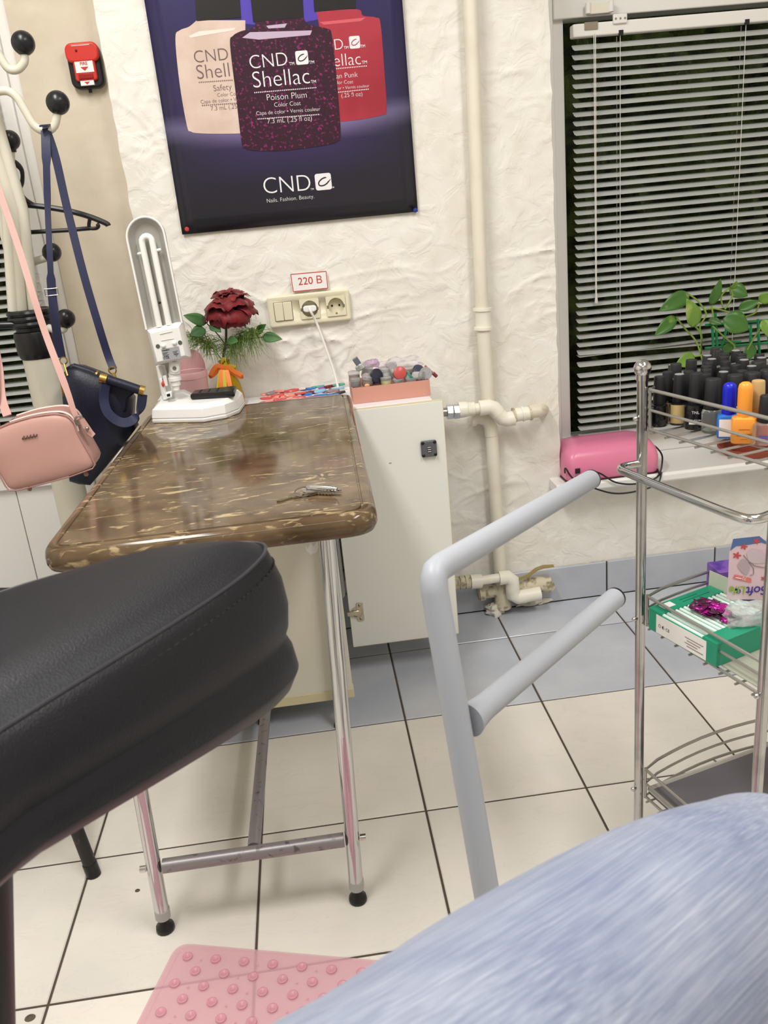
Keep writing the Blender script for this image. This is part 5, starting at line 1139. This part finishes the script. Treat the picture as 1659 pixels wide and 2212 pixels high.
def ring_path(z, bulge):
    p = [ct_(.010, .006, z), ct_(CDP-.010, .006, z)]
    n = 10
    p += [ct_(CDP-.004+bulge*.5*math.sin(math.pi*i/n), .006+(CWD-.012)*i/n, z) for i in range(1, n)]
    p += [ct_(CDP-.010, CWD-.006, z), ct_(.010, CWD-.006, z)]
    p += [ct_(.004-bulge*math.sin(math.pi*(i)/n), CWD-.006-(CWD-.012)*i/n, z) for i in range(1, n)]
    return p
BK = ((.811, .840, .870, .05), (.490, .519, .539, .018), (.158, .185, .213, .022))
for zf, zm, zr, bg in BK:
    bkt = MB().tube(ring_path(zr, bg), .0026, 8, closed=True).build('basket', WIRE, tr)
    MB().tube(ring_path(zm, bg), .0022, 8, closed=True).build('middle_wire', WIRE, bkt); MB().tube(ring_path(zf, bg), .0024, 8, closed=True).build('floor_rim', WIRE, bkt)
    for i in range(8):
        u = .02+(CDP-.04)*i/7; MB().tube([ct_(u, .0, zf-.0035), ct_(u, CWD, zf-.0035)], .0018, 6).build('floor_wire', WIRE, bkt)
    for v in (.07, .18, .29): MB().tube([ct_(-bg*math.sin(math.pi*v/CWD), v, zf-.006), ct_(CDP+bg*.5*math.sin(math.pi*v/CWD), v, zf-.006)], .0018, 6).build('floor_wire', WIRE, bkt)
    for u, v in ((.010, .006), (CDP-.010, .006), (.010, CWD-.006), (CDP-.010, CWD-.006)): MB().tube([ct_(u, v, zf-.003), ct_(u, v, zr+.003)], .0026, 8).build('riser', WIRE, bkt)
hz = .757
MB().tube(smoothpts([ct_(0, -.004, hz), ct_(-.003, -.026, hz), ct_(.004, -.040, hz), ct_(.030, -.044, hz), ct_(CDP*.5, -.046, hz), ct_(CDP-.02, -.046, hz), ct_(CDP+.004, -.036, hz), ct_(CDP+.004, -.012, hz), ct_(CDP, -.004, hz)], 6), .0062, 14).build('handle', CHROME, tr)
# sheets lying in the two lower baskets
def sheet(z, u0, u1, v0, v1, t, m, name, label, cat, rim=None):
    o = MB().prism([ct_(u0, v0, z), ct_(u1, v0, z), ct_(u1, v1, z), ct_(u0, v1, z)], (0, 0, t))
    if rim is None: return tag(o.build(name, m), label, cat)
    th_ = thing(name, label, cat, ct_((u0+u1)/2, (v0+v1)/2, z)); o.build('panel', m, th_)
    for a, b__ in (((u0, v0), (u1, v0)), ((u1, v0), (u1, v1)), ((u1, v1), (u0, v1)), ((u0, v1), (u0, v0))):
        MB().tube([ct_(*a, z+t), ct_(*b__, z+t)], .004, 6).build('rim', rim, th_)
sheet(.4925, .006, CDP-.006, .012, CWD-.014, .0016, mat('sheet_plastic', (196, 196, 180), .35, trans=.3, alpha=.85), 'plastic_sheet', 'pale translucent plastic sheet lining the middle trolley basket', 'sheet')
sheet(.1605, .010, CDP-.012, .014, CWD-.014, .010, mat('tray_grey', (112, 110, 116), .45), 'tray', 'dark grey shallow tray with pale rim in the lowest trolley basket', 'tray', mat('tray_rim', (196, 194, 188), .4))
# ---- polish bottles in the top basket
FZ = .8115
def bottle(name, label, group, body_r, body_h, body_m, cap_r, cap_h, cap_m, top_m=None, square=False, label_m=None, dome=False, neck=.004, lab=(.15, .85)):
    t = local_thing(name, label, 'nail polish', group)
    if square:
        R = [[V((p, q, z)) for p, q in rrect(0, 0, body_r*2*f, body_r*1.7*f, body_r*.35)] for f, z in ((.95, 0), (1, .0015), (1, body_h*.8), (.93, body_h*.92), (.5, body_h))]; MB().rings(R).build('body', body_m, t, 40)
    else: MB().lathe([(body_r*.94, 0), (body_r, .0015), (body_r, body_h*.84), (body_r*.9, body_h*.94), (cap_r*.9, body_h)], (0, 0, 0), 20).build('body', body_m, t)
    z0 = body_h-.001
    pr = [(cap_r*1.02, z0), (cap_r*1.08, z0+.001), (cap_r*.92, z0+cap_h-.001), (cap_r*.85, z0+cap_h), (1e-6, z0+cap_h)]
    if dome: pr = [(cap_r, z0), (cap_r*1.02, z0+.001), (cap_r, z0+cap_h*.82), (cap_r*.86, z0+cap_h*.94), (cap_r*.5, z0+cap_h), (1e-6, z0+cap_h+.0008)]
    MB().lathe(pr, (0, 0, 0), 20).build('cap', cap_m, t)
    if top_m: MB().lathe([(cap_r*.80, z0+cap_h-.0002), (cap_r*.80, z0+cap_h+.0005), (1e-6, z0+cap_h+.0006)], (0, 0, 0), 18).build('cap_disc', top_m, t)
    if label_m:
        vs = []; n = 10
        for i in range(n+1):
            a = -math.pi/2+(-.95+1.9*i/n); rr = body_r*1.015
            for z in (body_h*lab[0], body_h*lab[1]*.93):
                vs.append((rr*math.cos(a), rr*math.sin(a), z) if not square else (body_r*.82*(-1+2*i/n), -body_r*.865, z))
        MB().add(vs, [(2*i, 2*i+2, 2*i+3, 2*i+1) for i in range(n)]).build('label', label_m, t)
    return t
BG = mat('gloss_black', (18, 18, 20), .16); BM = mat('matte_black', (30, 30, 33), .5); DISC = mat('disc_grey', (150, 150, 152), .35); TAN = mat('label_tan', (206, 180, 122), .5)
kinds = {
 'a': lambda: bottle('polish_bottle', 'black gel polish bottle with a plain matte tapered cap', 'plain black polish bottles in the trolley', .0128, .034, BG, .0082, .041, BM),
 'b': lambda: bottle('polish_bottle', 'black gel polish bottle with a pale disc on the cap top', 'black polish bottles with pale cap tops', .0128, .034, BG, .0080, .041, BM, DISC),
 'c': lambda: bottle('polish_bottle', 'black polish bottle with an extra wide smooth cap', 'wide capped black polish bottles', .0140, .034, BG, .0112, .043, BM, None),
 'd': lambda: bottle('polish_bottle', 'squat black polish bottle with a tall square shouldered cap', 'tall capped black polish bottles', .0130, .036, BG, .0090, .046, BM)}
src = {}
caps = [((265, 432), 'a'), ((460, 278), 'd'), ((675, 218), 'd'), ((635, 368), 'a'), ((597, 408), 'b'), ((795, 428), 'a'), ((815, 378), 'a'), ((870, 318), 'a'), ((865, 272), 'a'), ((1030, 340), 'a'), ((1030, 384), 'b'),
        ((1110, 240), 'a'), ((1112, 282), 'b'), ((1152, 308), 'a'), ((1280, 332), 'b'), ((1240, 412), 'c'), ((1265, 375), 'a'), ((1325, 190), 'a'), ((1320, 236), 'a'), ((1388, 264), 'b'), ((1450, 298), 'b'), ((1362, 438), 'c'), ((1515, 352), 'c'), ((1545, 398), 'c'),
        ((1550, 146), 'a'), ((1575, 190), 'b'), ((1640, 264), 'b'), ((1570, 238), 'a'), ((1660, 350), 'a'), ((1700, 300), 'a'), ((1720, 230), 'b'), ((1720, 400), 'c'), ((1500, 250), 'a'), ((1790, 320), 'a'), ((1800, 420), 'a')]
HT = {'a': .074, 'b': .0745, 'c': .076, 'd': .081}
placed = []
def place(o, x, y, z, rz=0): o.location = (x, y, z); o.rotation_euler.z = rz
def single(px_bottom, o, rz=.15):
    p = onZ(*px_bottom, FZ); place(o, p.x, p.y, FZ, rz); placed.append((p.x, p.y))
cam_rz = -.42
o = bottle('polish_bottle', 'black polish bottle with a tan wrap label and matte cap', None, .0135, .034, BG, .0082, .041, BM, DISC, label_m=TAN, lab=(.10, .98)); single((1465, 915), o, cam_rz)
o = bottle('polish_bottle', 'narrow black polish bottle with a tan side label by the post', None, .0128, .034, BG, .0080, .041, BM, label_m=TAN, lab=(.06, .92)); single((1440, 907), o, .35)
o = bottle('polish_bottle', 'black polish bottle printed with white TNL gel polish lettering', None, .0158, .0375, BG, .0094, .044, BM); single((1501, 924), o, cam_rz)
def btext(o, txt, z, w, m, r): text(txt, V((-w/2, -r*1.012, z)), V((w/2, -r*1.012, z)), m, o)
btext(o, 'TNL', .0245, .0105, WINK, .0158); btext(o, 'GEL POLISH', .014, .0165, WINK, .0158)
MB().bb((-.0085, -.0163, .0092), (.0085, -.0158, .0122)).build('label_bar', WINK, o)
CLG = mat('clear_bottle_glass', (232, 234, 228), .05, trans=.9, ior=1.3)
o = bottle('polish_bottle', 'clear glass polish bottle with black cap among the dark ones', None, .0145, .034, CLG, .0112, .043, BM); single((1537, 932), o)
o = bottle('polish_bottle', 'bright blue polish bottle with domed blue cap and white label', None, .0150, .033, mat('polish_blue', (52, 116, 196), .2), .0093, .043, mat('cap_blue', (20, 30, 190), .3), square=True, dome=True, label_m=PAPER, lab=(.08, .88)); single((1572, 942), o, cam_rz)
o = bottle('polish_bottle', 'orange polish bottle with domed orange cap and dark lettering', None, .0160, .036, mat('polish_orange', (244, 158, 66), .25), .0094, .046, mat('cap_orange', (250, 160, 60), .35), square=True, dome=True); single((1605, 953), o, cam_rz)
btext(o, 'le mini', .0105, .018, INK, .0137)
for zz, ww in ((.0195, .014), (.0060, .008)): MB().bb((-ww/2, -.0141, zz), (ww/2, -.0138, zz+.0009)).build('label_line', mat('orange_ink', (196, 110, 40), .5), o)
o = bottle('polish_bottle', 'red polish bottle with a wood brown cylindrical cap', None, .0130, .034, mat('polish_red', (206, 78, 62), .2), .0092, .046, mat('cap_wood', (190, 158, 106), .45), square=True); single((1632, 945), o, .4)
o = bottle('polish_bottle', 'clear square polish bottle with blue print and short black cap', None, .0165, .030, CLG, .0098, .036, BM, square=True); single((1652, 957), o, cam_rz)
for i in range(4): MB().bb((-.009, -.0146, .005+.0026*i), (.009-.003*(i % 2), -.0142, .0062+.0026*i)).build('label_line', mat('ink_blue', (60, 80, 180), .5), o)


for (cx_, cy_), k in caps:
    p = onZ(1380+.1682*cx_, 740+.1682*cy_, FZ+HT[k]); x, y = p.x, p.y
    for _ in range(60):                                     # keep the bottles from standing in each other
        mv = False
        for (qx, qy) in placed:
            d = math.hypot(x-qx, y-qy)
            if d < .0262: s = (.0266-d)*.6; x += (x-qx)/max(d, 1e-4)*s; y += abs(y-qy)/max(d, 1e-4)*s+.0004; mv = True
        if not mv: break
    placed.append((x, y))
    if k not in src: o = src[k] = kinds[k]()
    else: o = copy_tree(src[k])
    place(o, x, y, FZ, random.uniform(-.5, .5))

# ---- green box of files, confetti, pouch, purple box on the middle basket
GZ = .4942
gl, gf, gn = onZ(1402, 1314, GZ+.036), onZ(1533, 1266, GZ+.036), onZ(1549, 1394, GZ+.036)
gl.z = gf.z = gn.z = 0; a_ = (gf-gl); c_ = (gn-gl)
def gp(s, t, z): q = gl+a_*s+c_*t; return V((q.x, q.y, GZ+z))
GRN = mat('box_green', (36, 150, 116), .35); RIBW = mat('rib_white', (222, 236, 230), .4)
gb = thing('file_box', 'flat green and white box lying in the middle trolley basket', 'box', gp(.5, .5, 0))
MB().prism([gp(0, 0, .0005), gp(1, 0, .0005), gp(1, 1, .0005), gp(0, 1, .0005)], (0, 0, .034)).build('body', GRN, gb, bevel=.0008)
MB().prism([gp(-.004, .12, .002), gp(-.004, .86, .002), gp(.004, .86, .002), gp(.004, .12, .002)], (0, 0, .031)).build('side_label', PAPER, gb)
text('○ ◐ CE', gp(-.006, .16, .014), gp(-.006, .33, .014), INK, gb, nrm=-a_.normalized()); 
for i in range(4): MB().tube([gp(-.005, .56+.03*(i % 2), .022-.0045*i), gp(-.005, .82-.04*(i % 3), .022-.0045*i)], .0006, 4).build('print_line', GINK, gb)
for i in range(15):
    s = .035+.93*i/14; MB().tube([gp(s, .20, .0335), gp(s, .80, .0335)], .0034, 8).build('rib', RIBW, gb)
MB().prism([gp(.0, .0, .0345), gp(1, .0, .0345), gp(1, .20, .0345), gp(0, .20, .0345)], (0, 0, .003)).build('end_band', GRN, gb)
MB().prism([gp(.0, .80, .0345), gp(1, .80, .0345), gp(1, 1, .0345), gp(0, 1, .0345)], (0, 0, .003)).build('end_band', GRN, gb)
MB().prism([gp(.12, .03, .0376), gp(.30, .03, .0376), gp(.30, .13, .0376), gp(.12, .13, .0376)], (0, 0, .0003)).build('sticker', PAPER, gb)
for t_ in (.07, .12): MB().tube([gp(.42, t_, .0374), gp(.86 if t_ > .1 else .7, t_, .0374)], .0008, 4).build('print_line', mat('ink_dark_green', (14, 84, 66), .5), gb)
MB().prism([gp(1.0, -.02, .030), gp(1.02, .45, .030), gp(1.03, .45, .062), gp(1.01, -.02, .062)], a_.normalized()*.001).build('flap', mat('flap_cream', (198, 206, 186), .5), gb)
MG = [mat('foil_magenta', (206, 40, 172), .2, .5), mat('foil_plum', (130, 30, 104), .25, .5), mat('foil_dark', (92, 48, 76), .3, .4)]
rnd2 = random.Random(4); fsrc = {}
for i in range(44):
    k = i % 3; ang = rnd2.uniform(0, 6.28)
    cxp = rnd2.choice([(1508, 1316), (1522, 1318), (1535, 1312), (1545, 1325), (1560, 1335), (1578, 1336), (1528, 1330), (1550, 1318)])
    p = onZ(cxp[0]+rnd2.uniform(-12, 12), cxp[1]+rnd2.uniform(-6, 6), GZ+.040)
    if k not in fsrc:
        vs = [(.0100*(.6+.4*math.cos(2*t)**2)*math.cos(t)*1.25, .0100*math.sin(t)*.75, .0012*math.cos(2*t)) for t in [2*math.pi*j/14 for j in range(14)]]
        o = fsrc[k] = MB().add(vs+[(0, 0, .001)], [(j, (j+1) % 14, 14) for j in range(14)]).build('foil_flake', MG[k], None, 60, solid=.0002)
    else: o = fsrc[k].copy(); COL.objects.link(o)
    o.location = (p.x, p.y, GZ+.039+.0007*(i//3)); o.rotation_euler = (rnd2.uniform(-.3, .3), rnd2.uniform(-.3, .3), ang)
    nm_ = ('bright magenta', 'plum', 'dark mauve')[k]; tag(o, nm_+' foil flake scattered on the green box', 'foil flake', nm_+' foil flakes on the green box')
# hang-sell pouch standing upside down
PYY = .055
def cq(x, y, d=0): return onY(x, y, PYY+d)
po = thing('pouch', 'clear pouch standing upside down with a pink and blue SoftLife header card', 'pouch', cq(1620, 1340))
PKC = mat('card_pale_pink', (232, 204, 214), .35); BLC = mat('card_blue', (88, 116, 172), .4); RDF = mat('print_flower_red', (206, 84, 88), .4); SALM = mat('print_salmon', (232, 130, 126), .4)
hc = MB().prism([cq(x, y) for x, y in ((1576, 1195), (1584, 1164), (1640, 1158), (1680, 1190), (1680, 1295), (1570, 1295), (1574, 1245))], (0, .0012, 0)).build('header_card', PKC, po, 0)
MB().prism([cq(x, y, -.0004) for x, y in ((1577, 1190), (1584, 1164), (1640, 1158), (1668, 1180), (1645, 1172), (1610, 1178), (1590, 1180))], (0, .0002, 0)).build('blue_print', BLC, hc, 0)
for (x, y, s) in ((1607, 1181, 6), (1634, 1169, 6), (1592, 1200, 7), (1650, 1250, 5)):
    MB().prism([cq(x+s*(1+.45*math.cos(5*t))*math.cos(t), y+s*(1+.45*math.cos(5*t))*math.sin(t)*.8, -.0008) for t in [2*math.pi*j/30 for j in range(30)]], (0, .0002, 0)).build('flower_print', RDF, hc, 0)
GRP = mat('print_cup_grey', (192, 172, 180), .4); GRP2 = mat('print_cup_dark', (150, 132, 144), .4)
MB().prism([cq(x, y, -.0008) for x, y in curve([(1613, 1195), (1625, 1186), (1645, 1190), (1662, 1208), (1650, 1216), (1632, 1217), (1618, 1212), (1613, 1195)], 3)[:-1]], (0, .0002, 0)).build('cup_print', mat('print_cup_light', (214, 196, 204), .4), hc, 0)
MB().prism([cq(x, y, -.0008) for x, y in curve([(1592, 1222), (1604, 1207), (1616, 1216), (1620, 1228), (1612, 1242), (1600, 1234), (1592, 1222)], 3)[:-1]], (0, .0002, 0)).build('cup_print', GRP, hc, 0)
for pts in (((1606, 1199), (1616, 1211), (1630, 1222), (1650, 1226), (1662, 1216)), ((1618, 1215), (1628, 1228), (1628, 1240), (1620, 1243))): MB().tube([cq(x, y, -.0006) for x, y in pts], .0006, 5).build('line_print', GRP2, hc)
MB().prism([cq(x, y, -.0008) for x, y in ((1583, 1250), (1587, 1241), (1623, 1249), (1623, 1259))], (0, .0002, 0)).build('red_panel', SALM, hc, 0)
text('70', cq(1613, 1247, -.0012), cq(1604, 1246, -.0012), WINK, hc); MB().tube([cq(1601, 1250, -.001), cq(1589, 1248, -.001)], .0006, 4).build('print_line', WINK, hc)
PUR = mat('ink_purple', (70, 54, 160), .4); LIM = mat('ink_lime', (150, 190, 60), .4)
text('Soft', cq(1656, 1266, -.0008), cq(1612, 1268, -.0008), PUR, hc, bold=.012); text('Life', cq(1610, 1267, -.0008), cq(1576, 1267, -.0008), LIM, hc, bold=.012)
MB().tube([cq(1595+4.5*math.cos(t), 1277+4.5*math.sin(t), -.0006) for t in [2*math.pi*j/16 for j in range(16)]], .0006, 5, closed=True).build('logo_ring', PUR, hc); MB().sphere(cq(1595, 1277, -.0006), .0014, 8, 6, (1, .4, 1)).build('logo_dot', PUR, hc)
rag(onZ(1614, 1330, GZ+.048), .030, 14, (1.15, .75, .62)).build('clear_pouch', mat('pouch_clear', (235, 232, 234), .08, trans=.6, alpha=.55, ior=1.2), po)
q = cq(1570, 1240, .06); pbx = MB().bb((q.x-.012, q.y, .4945), (q.x+.05, q.y+.045, q.z+.004)).build('purple_box', mat('box_purple', (128, 88, 176), .4, var=(14, (84, 56, 150), .5, .56)), bevel=.001)
tag(pbx, 'small purple card box standing behind the pouch in the trolley', 'box')

# ------------------------------------------------------------------ pink bath mat on the floor
c0 = onZ(384, 2040, 0); U_ = V((.958, -.286, 0)).normalized(); V_ = V((U_.y, -U_.x, 0))
if V_.y > 0: V_ = -V_
MU, MV_ = .66, .36
def mq(u, v, z=0): q = c0+U_*u+V_*v; return V((q.x, q.y, z))
MT = mat('mat_pink', (238, 186, 197), .3, alpha=.42, trans=.0, bump=(90, .15, .001)); MT2 = mat('mat_pink_cup', (232, 166, 181), .3, alpha=.55)
mt = thing('bath_mat', 'translucent pink rubber mat with suction cup dimples on the tiles', 'mat', mq(MU/2, MV_/2))
om = outline([mq(0, 0), mq(0, MV_), mq(MU, MV_), mq(MU, 0)], [.028]*4, 6); om = [V((p.x, p.y, 0)) for p in om]
ar = sum(om[i].x*om[(i+1) % len(om)].y-om[(i+1) % len(om)].x*om[i].y for i in range(len(om)))
if ar < 0: om.reverse()
MB().rings([[p+V((0, 0, .0006)) for p in om], [p+V((0, 0, .004)) for p in om], [p+V((0, 0, .0052)) for p in offset(om, -.002)], [p+V((0, 0, .0052)) for p in offset(om, -.011)], [p+V((0, 0, .0034)) for p in offset(om, -.013)]]).build('sheet', MT, mt, 40)
cupm = MB().lathe([(.0085, .0032), (.0085, .0052), (.0066, .0058), (.0048, .0054), (.0030, .0040), (1e-6, .0036)], (0, 0, 0), 14)
cup0 = None; nipple0 = None
for r in range(13):
    for q in range(13):
        u = .030+.050*q+(.025 if r % 2 else 0); v = .026+.0265*r
        if u > MU-.02 or v > MV_-.02: continue
        if cup0 is None:
            me = bpy.data.meshes.new('suction_cup'); me.from_pydata(cupm.v, [], cupm.f); me.materials.append(MT2); me.polygons.foreach_set('use_smooth', [True]*len(me.polygons)); cup0 = me
            nb_ = MB().sphere((0, 0, .0036), .0022, 8, 6); me2 = bpy.data.meshes.new('nub'); me2.from_pydata(nb_.v, [], nb_.f); me2.materials.append(MT); nipple0 = me2
        o = bpy.data.objects.new('suction_cup', cup0); COL.objects.link(o); o.parent = mt; o.location = mq(u, v)-ORG[mt]
        if (q+r) % 2 == 0: o = bpy.data.objects.new('nub', nipple0); COL.objects.link(o); o.parent = mt; o.location = mq(u+.025, v+.004)-ORG[mt]

# ------------------------------------------------------------------ grey tube stand with two prongs
GT = mat('grey_powder_coat', (172, 176, 184), .42, spec=.4, bump=(500, .1, .0005))
J0, Bt, T1, S2, T2 = dep(932, 1236, .85), dep(1060, 1980, .91), dep(1276, 1036, 1.25), dep(1012, 1556, .885), dep(1328, 1292, 1.15)
dn = (Bt-J0).normalized(); fl_ = J0+dn*((J0.z-.03)/-dn.z)
fs_ = thing('tube_stand', 'light grey metal tube stand with two slanting prongs capped in black', 'stand', V((fl_.x, fl_.y, 0)))
dpn = (T1-J0).normalized()
MB().tube([fl_, J0+dn*.020, J0+dn*.007+dpn*.002, J0+dpn*.007+dn*.002, J0+dpn*.020, T1], .014, 24).build('upper_prong', GT, fs_, 60)
d2 = (T2-S2).normalized()
MB().tube([S2, S2+d2*.012, S2+d2*.03, T2], [.0185, .0158, .014, .014], 24).build('lower_prong', GT, fs_, 60)
for T, d in ((T1, dpn), (T2, d2)): MB().tube([T-d*.0005, T+d*.003, T+d*.0042], [.0143, .0143, .0125], 24).build('end_cap', BLACKP, fs_)
MB().tube([V((fl_.x-.20, fl_.y, .016)), V((fl_.x+.20, fl_.y, .016))], .016, 16).build('base_bar', GT, fs_); MB().tube([V((fl_.x, fl_.y, .016)), V((fl_.x, fl_.y-.22, .016))], .016, 16).build('base_bar', GT, fs_)

# ------------------------------------------------------------------ black leather armchair, its armrest in front
LE = mat('black_leather', (14, 15, 24), .42, bump=(650, .5, .0010), spec=.5)
ac = thing('armchair', 'black leather salon armchair with a padded armrest beside the table', 'armchair', (.45, -1.1, 0))
HA = .88
fpx = [(-260, 1735), (0, 1575), (150, 1482), (300, 1390), (430, 1308), (520, 1245), (562, 1205), (572, 1188)]
bpx = [(568, 1176), (545, 1172), (500, 1172), (430, 1178), (330, 1192), (200, 1222), (0, 1280), (-260, 1390)]
op = [onZ(x, y, HA) for x, y in fpx+bpx]; op = smoothpts([V((p.x, p.y, 0)) for p in op], 4, closed=True)
cA = sum(op, V())/len(op)
prof = [(-.035, .736), (-.012, .737), (.006, .746), (.015, .764), (.012, .784), (.0075, .794), (.0072, .797), (.011, .806), (.0135, .826), (.011, .850), (.005, .868), (.0012, .8785), (-.0008, .8795), (-.003, .8800), (-.006, .8825)]
ks = [((p-cA).dot(V((.532, .847, 0)))) for p in op]; k0_, k1_ = min(ks), max(ks)
R = [[p+V((0, 0, .88-(.88-z)*(.585+.46*((ks[i]-k0_)/(k1_-k0_)) if z < .8785 else 1))) for i, p in enumerate(offset(op, d))] for d, z in prof]
last = R[-1]
dA = V((.532, .847, 0)); nA = V((-dA.y, dA.x, 0)); tmx = max((p-cA).dot(dA) for p in last)-.075; tmn = min((p-cA).dot(dA) for p in last)+.06
nmid = sum((p-cA).dot(nA) for p in last)/len(last)
med = [cA+dA*max(tmn, min(tmx, (p-cA).dot(dA)))+nA*(nmid-.0) for p in last]
for f, z in ((.92, .8858), (.80, .8895), (.62, .8925), (.40, .8945), (.18, .8955), (.02, .8958)): R.append([V((q.x+(p.x-q.x)*f, q.y+(p.y-q.y)*f, z)) for p, q in zip(last, med)])
MB().rings(R).build('armrest_pad', LE, ac, 70)
MB().tube([p+V((0, 0, .8795)) for p in offset(op, .0006)], .0016, 8, closed=True).build('piping', mat('leather_piping', (52, 52, 58), .3), ac)
stc = offset(op, .0062); n_ = len(stc); MS = mat('leather_stitch', (18, 18, 20), .6)
stm = MB()
for i in range(n_):
    a, b__ = stc[i], stc[(i+1) % n_]; k_ = max(1, int((b__-a).length/.006))
    for j in range(k_):
        p = a.lerp(b__, (j+.2)/k_); q = a.lerp(b__, (j+.75)/k_); stm.tube([p+V((0, 0, .866)), q+V((0, 0, .866))], .0007, 4)
stm.build('stitching', MS, ac)['kind'] = 'stuff'
P1, P2 = dep(-36, 1840, .70), dep(-24, 2230, .76); dd_ = (P2-P1).normalized(); P3 = P1+dd_*((P1.z-.02)/-dd_.z); P0 = P1-dd_*((.74-P1.z)/dd_.z*-1)
P0 = P1+dd_*((P1.z-.74)/-dd_.z)
MB().tube([P0, P3], .022, 18).build('armrest_post', mat('post_black', (20, 20, 22), .4), ac)
fwd2 = V((.532, .847, 0)); rt2 = V((.847, -.532, 0)); sc_ = V((.37, -1.07, 0))
R3 = Matrix((rt2, fwd2, V((0, 0, 1)))).transposed()
MB().box(sc_+V((0, 0, .595)), (.56, .54, .13), R3).build('seat', LE, ac, bevel=.04, seg=4)
MB().box(sc_-fwd2*.30+V((0, 0, .90)), (.54, .12, .60), R3).build('backrest', LE, ac, bevel=.04, seg=4)
MB().lathe([(.27, 0), (.27, .02), (.06, .05), (.05, .53)], sc_, 32).build('pedestal', CHROME, ac)
MB().tube([P3+V((0, 0, .06)), V((sc_.x, sc_.y, .10))], .02, 12).build('armrest_bracket', MATS['post_black'], ac)

# ------------------------------------------------------------------ seated person in jeans (one raised leg in view)
def legc(x, y, d, r, nx, ny): q = math.hypot(nx, ny); return dep(x+nx/q*r*FPX/d, y+ny/q*r*FPX/d, d)
LP = [(legc(670, 2212, .36, .086, .56, .83), .086), (legc(1000, 1990, .44, .082, .53, .85), .082), (legc(1330, 1812, .52, .076, .42, .91), .076), (legc(1560, 1735, .585, .070, .20, .98), .070)]
hip = LP[0][0]+(LP[0][0]-LP[1][0]).normalized()*.14
axis = (LP[3][0]-LP[0][0]).normalized()
knee = LP[3][0]+axis*.055+V((0, 0, -.012))
shin = V((knee.x+.05, knee.y+.02, knee.z-.10)); ank = V((knee.x+.06, knee.y-.02, .17)); toe = V((knee.x+.10, knee.y+.14, .06))
mb = MB()
path = smoothpts([hip, LP[0][0], LP[1][0], LP[2][0], LP[3][0], knee, shin, V((shin.x+.01, shin.y-.01, .40)), ank], 6)
rk = [.10, .086, .082, .076, .070, .062, .058, .056, .042]
rad = []
for i in range(len(path)): t = min(i/6, 8-1e-6); k_ = int(t); rad.append(rk[k_]+(rk[k_+1]-rk[k_])*(t-k_))
mb.tube(path, rad, 24)
pel = hip+V((-.10, -.02, -.02))
mb.sphere(hip, .105, 20, 14); mb.sphere(pel, .13, 20, 14, (1.2, 1, .9)); 
hip2 = pel+V((-.12, -.02, -.01)); knee2 = hip2+V((.06, .20, -.02)); knee2.z = .71
p2 = smoothpts([hip2, hip2.lerp(knee2, .5)+V((0, 0, .01)), knee2, V((knee2.x, knee2.y+.04, .58)), V((knee2.x, knee2.y, .16))], 6)
mb.sphere(hip2, .10, 20, 14); mb.tube(p2, [.095-.05*i/(len(p2)-1) for i in range(len(p2))], 20)
dm = mat('light_denim', (168, 178, 204), .85, sheen=.2); b = dm.node_tree.nodes['Principled BSDF']
s_ = axis.cross(V((0, 0, 1))).normalized(); t_ = s_.cross(axis)
tc = N(dm, 'ShaderNodeTexCoord'); cx3 = N(dm, 'ShaderNodeCombineXYZ')
for i, (vv, k_) in enumerate(((axis, 1), (s_, 1), (t_, 1))):
    vm_ = dm.node_tree.nodes.new('ShaderNodeVectorMath'); vm_.operation = 'DOT_PRODUCT'; L(dm, tc.outputs['Object'], vm_.inputs[0]); vm_.inputs[1].default_value = vv; L(dm, vm_.outputs['Value'], cx3.inputs[i])
def dn_(sc, scale, det):
    mp = N(dm, 'ShaderNodeMapping'); mp.inputs['Scale'].default_value = sc; L(dm, cx3.outputs[0], mp.inputs[0]); n = N(dm, 'ShaderNodeTexNoise', Scale=scale, Detail=det); L(dm, mp.outputs[0], n.inputs['Vector']); return n
n1 = dn_((14, 560, 560), 1, 6); n2 = dn_((14, 14, 14), 1, 4); n3 = dn_((900, 300, 300), 1, 2)
r1 = ramp(dm, [(.25, (76, 86, 116)), (.5, (124, 132, 155)), (.75, (170, 175, 188))]); L(dm, n1.outputs['Fac'], r1.inputs[0])
r2 = ramp(dm, [(.3, (114, 125, 154)), (.7, (156, 162, 177))]); L(dm, n2.outputs['Fac'], r2.inputs[0])
mx = N(dm, 'ShaderNodeMix'); mx.data_type = 'RGBA'; mx.inputs['Factor'].default_value = .5; L(dm, r1.outputs[0], mx.inputs['A']); L(dm, r2.outputs[0], mx.inputs['B']); L(dm, mx.outputs['Result'], b.inputs['Base Color'])
bu = N(dm, 'ShaderNodeBump', Strength=.35, Distance=.0008); L(dm, n3.outputs['Fac'], bu.inputs['Height']); L(dm, bu.outputs[0], b.inputs['Normal'])
pe = mb.build('person', dm, None, 0)
rmd = pe.modifiers.new('remesh', 'REMESH'); rmd.mode = 'VOXEL'; rmd.voxel_size = .009; rmd.use_smooth_shade = True
smd = pe.modifiers.new('smooth', 'SMOOTH'); smd.iterations = 6; smd.factor = .5
tag(pe, 'seated person in light blue denim jeans with one knee raised', 'person')
SHM = mat('shoe_white', (226, 224, 220), .5)
for ap, tp_ in ((ank, toe), (V((knee2.x, knee2.y, .16)), V((knee2.x+.02, knee2.y+.15, .05)))):
    he = V((ap.x, ap.y-.04, tp_.z)); sh_ = MB().tube(smoothpts([V((ap.x, ap.y, ap.z+.02)), V((ap.x, ap.y+.01, ap.z-.04)), he.lerp(tp_, .5)+V((0, 0, .015)), tp_], 5), [.042]*4+[.046]*5+[.044]*5+[.040-.006*i for i in range(2)], 16); sh_.build('shoe', SHM, pe, 60)
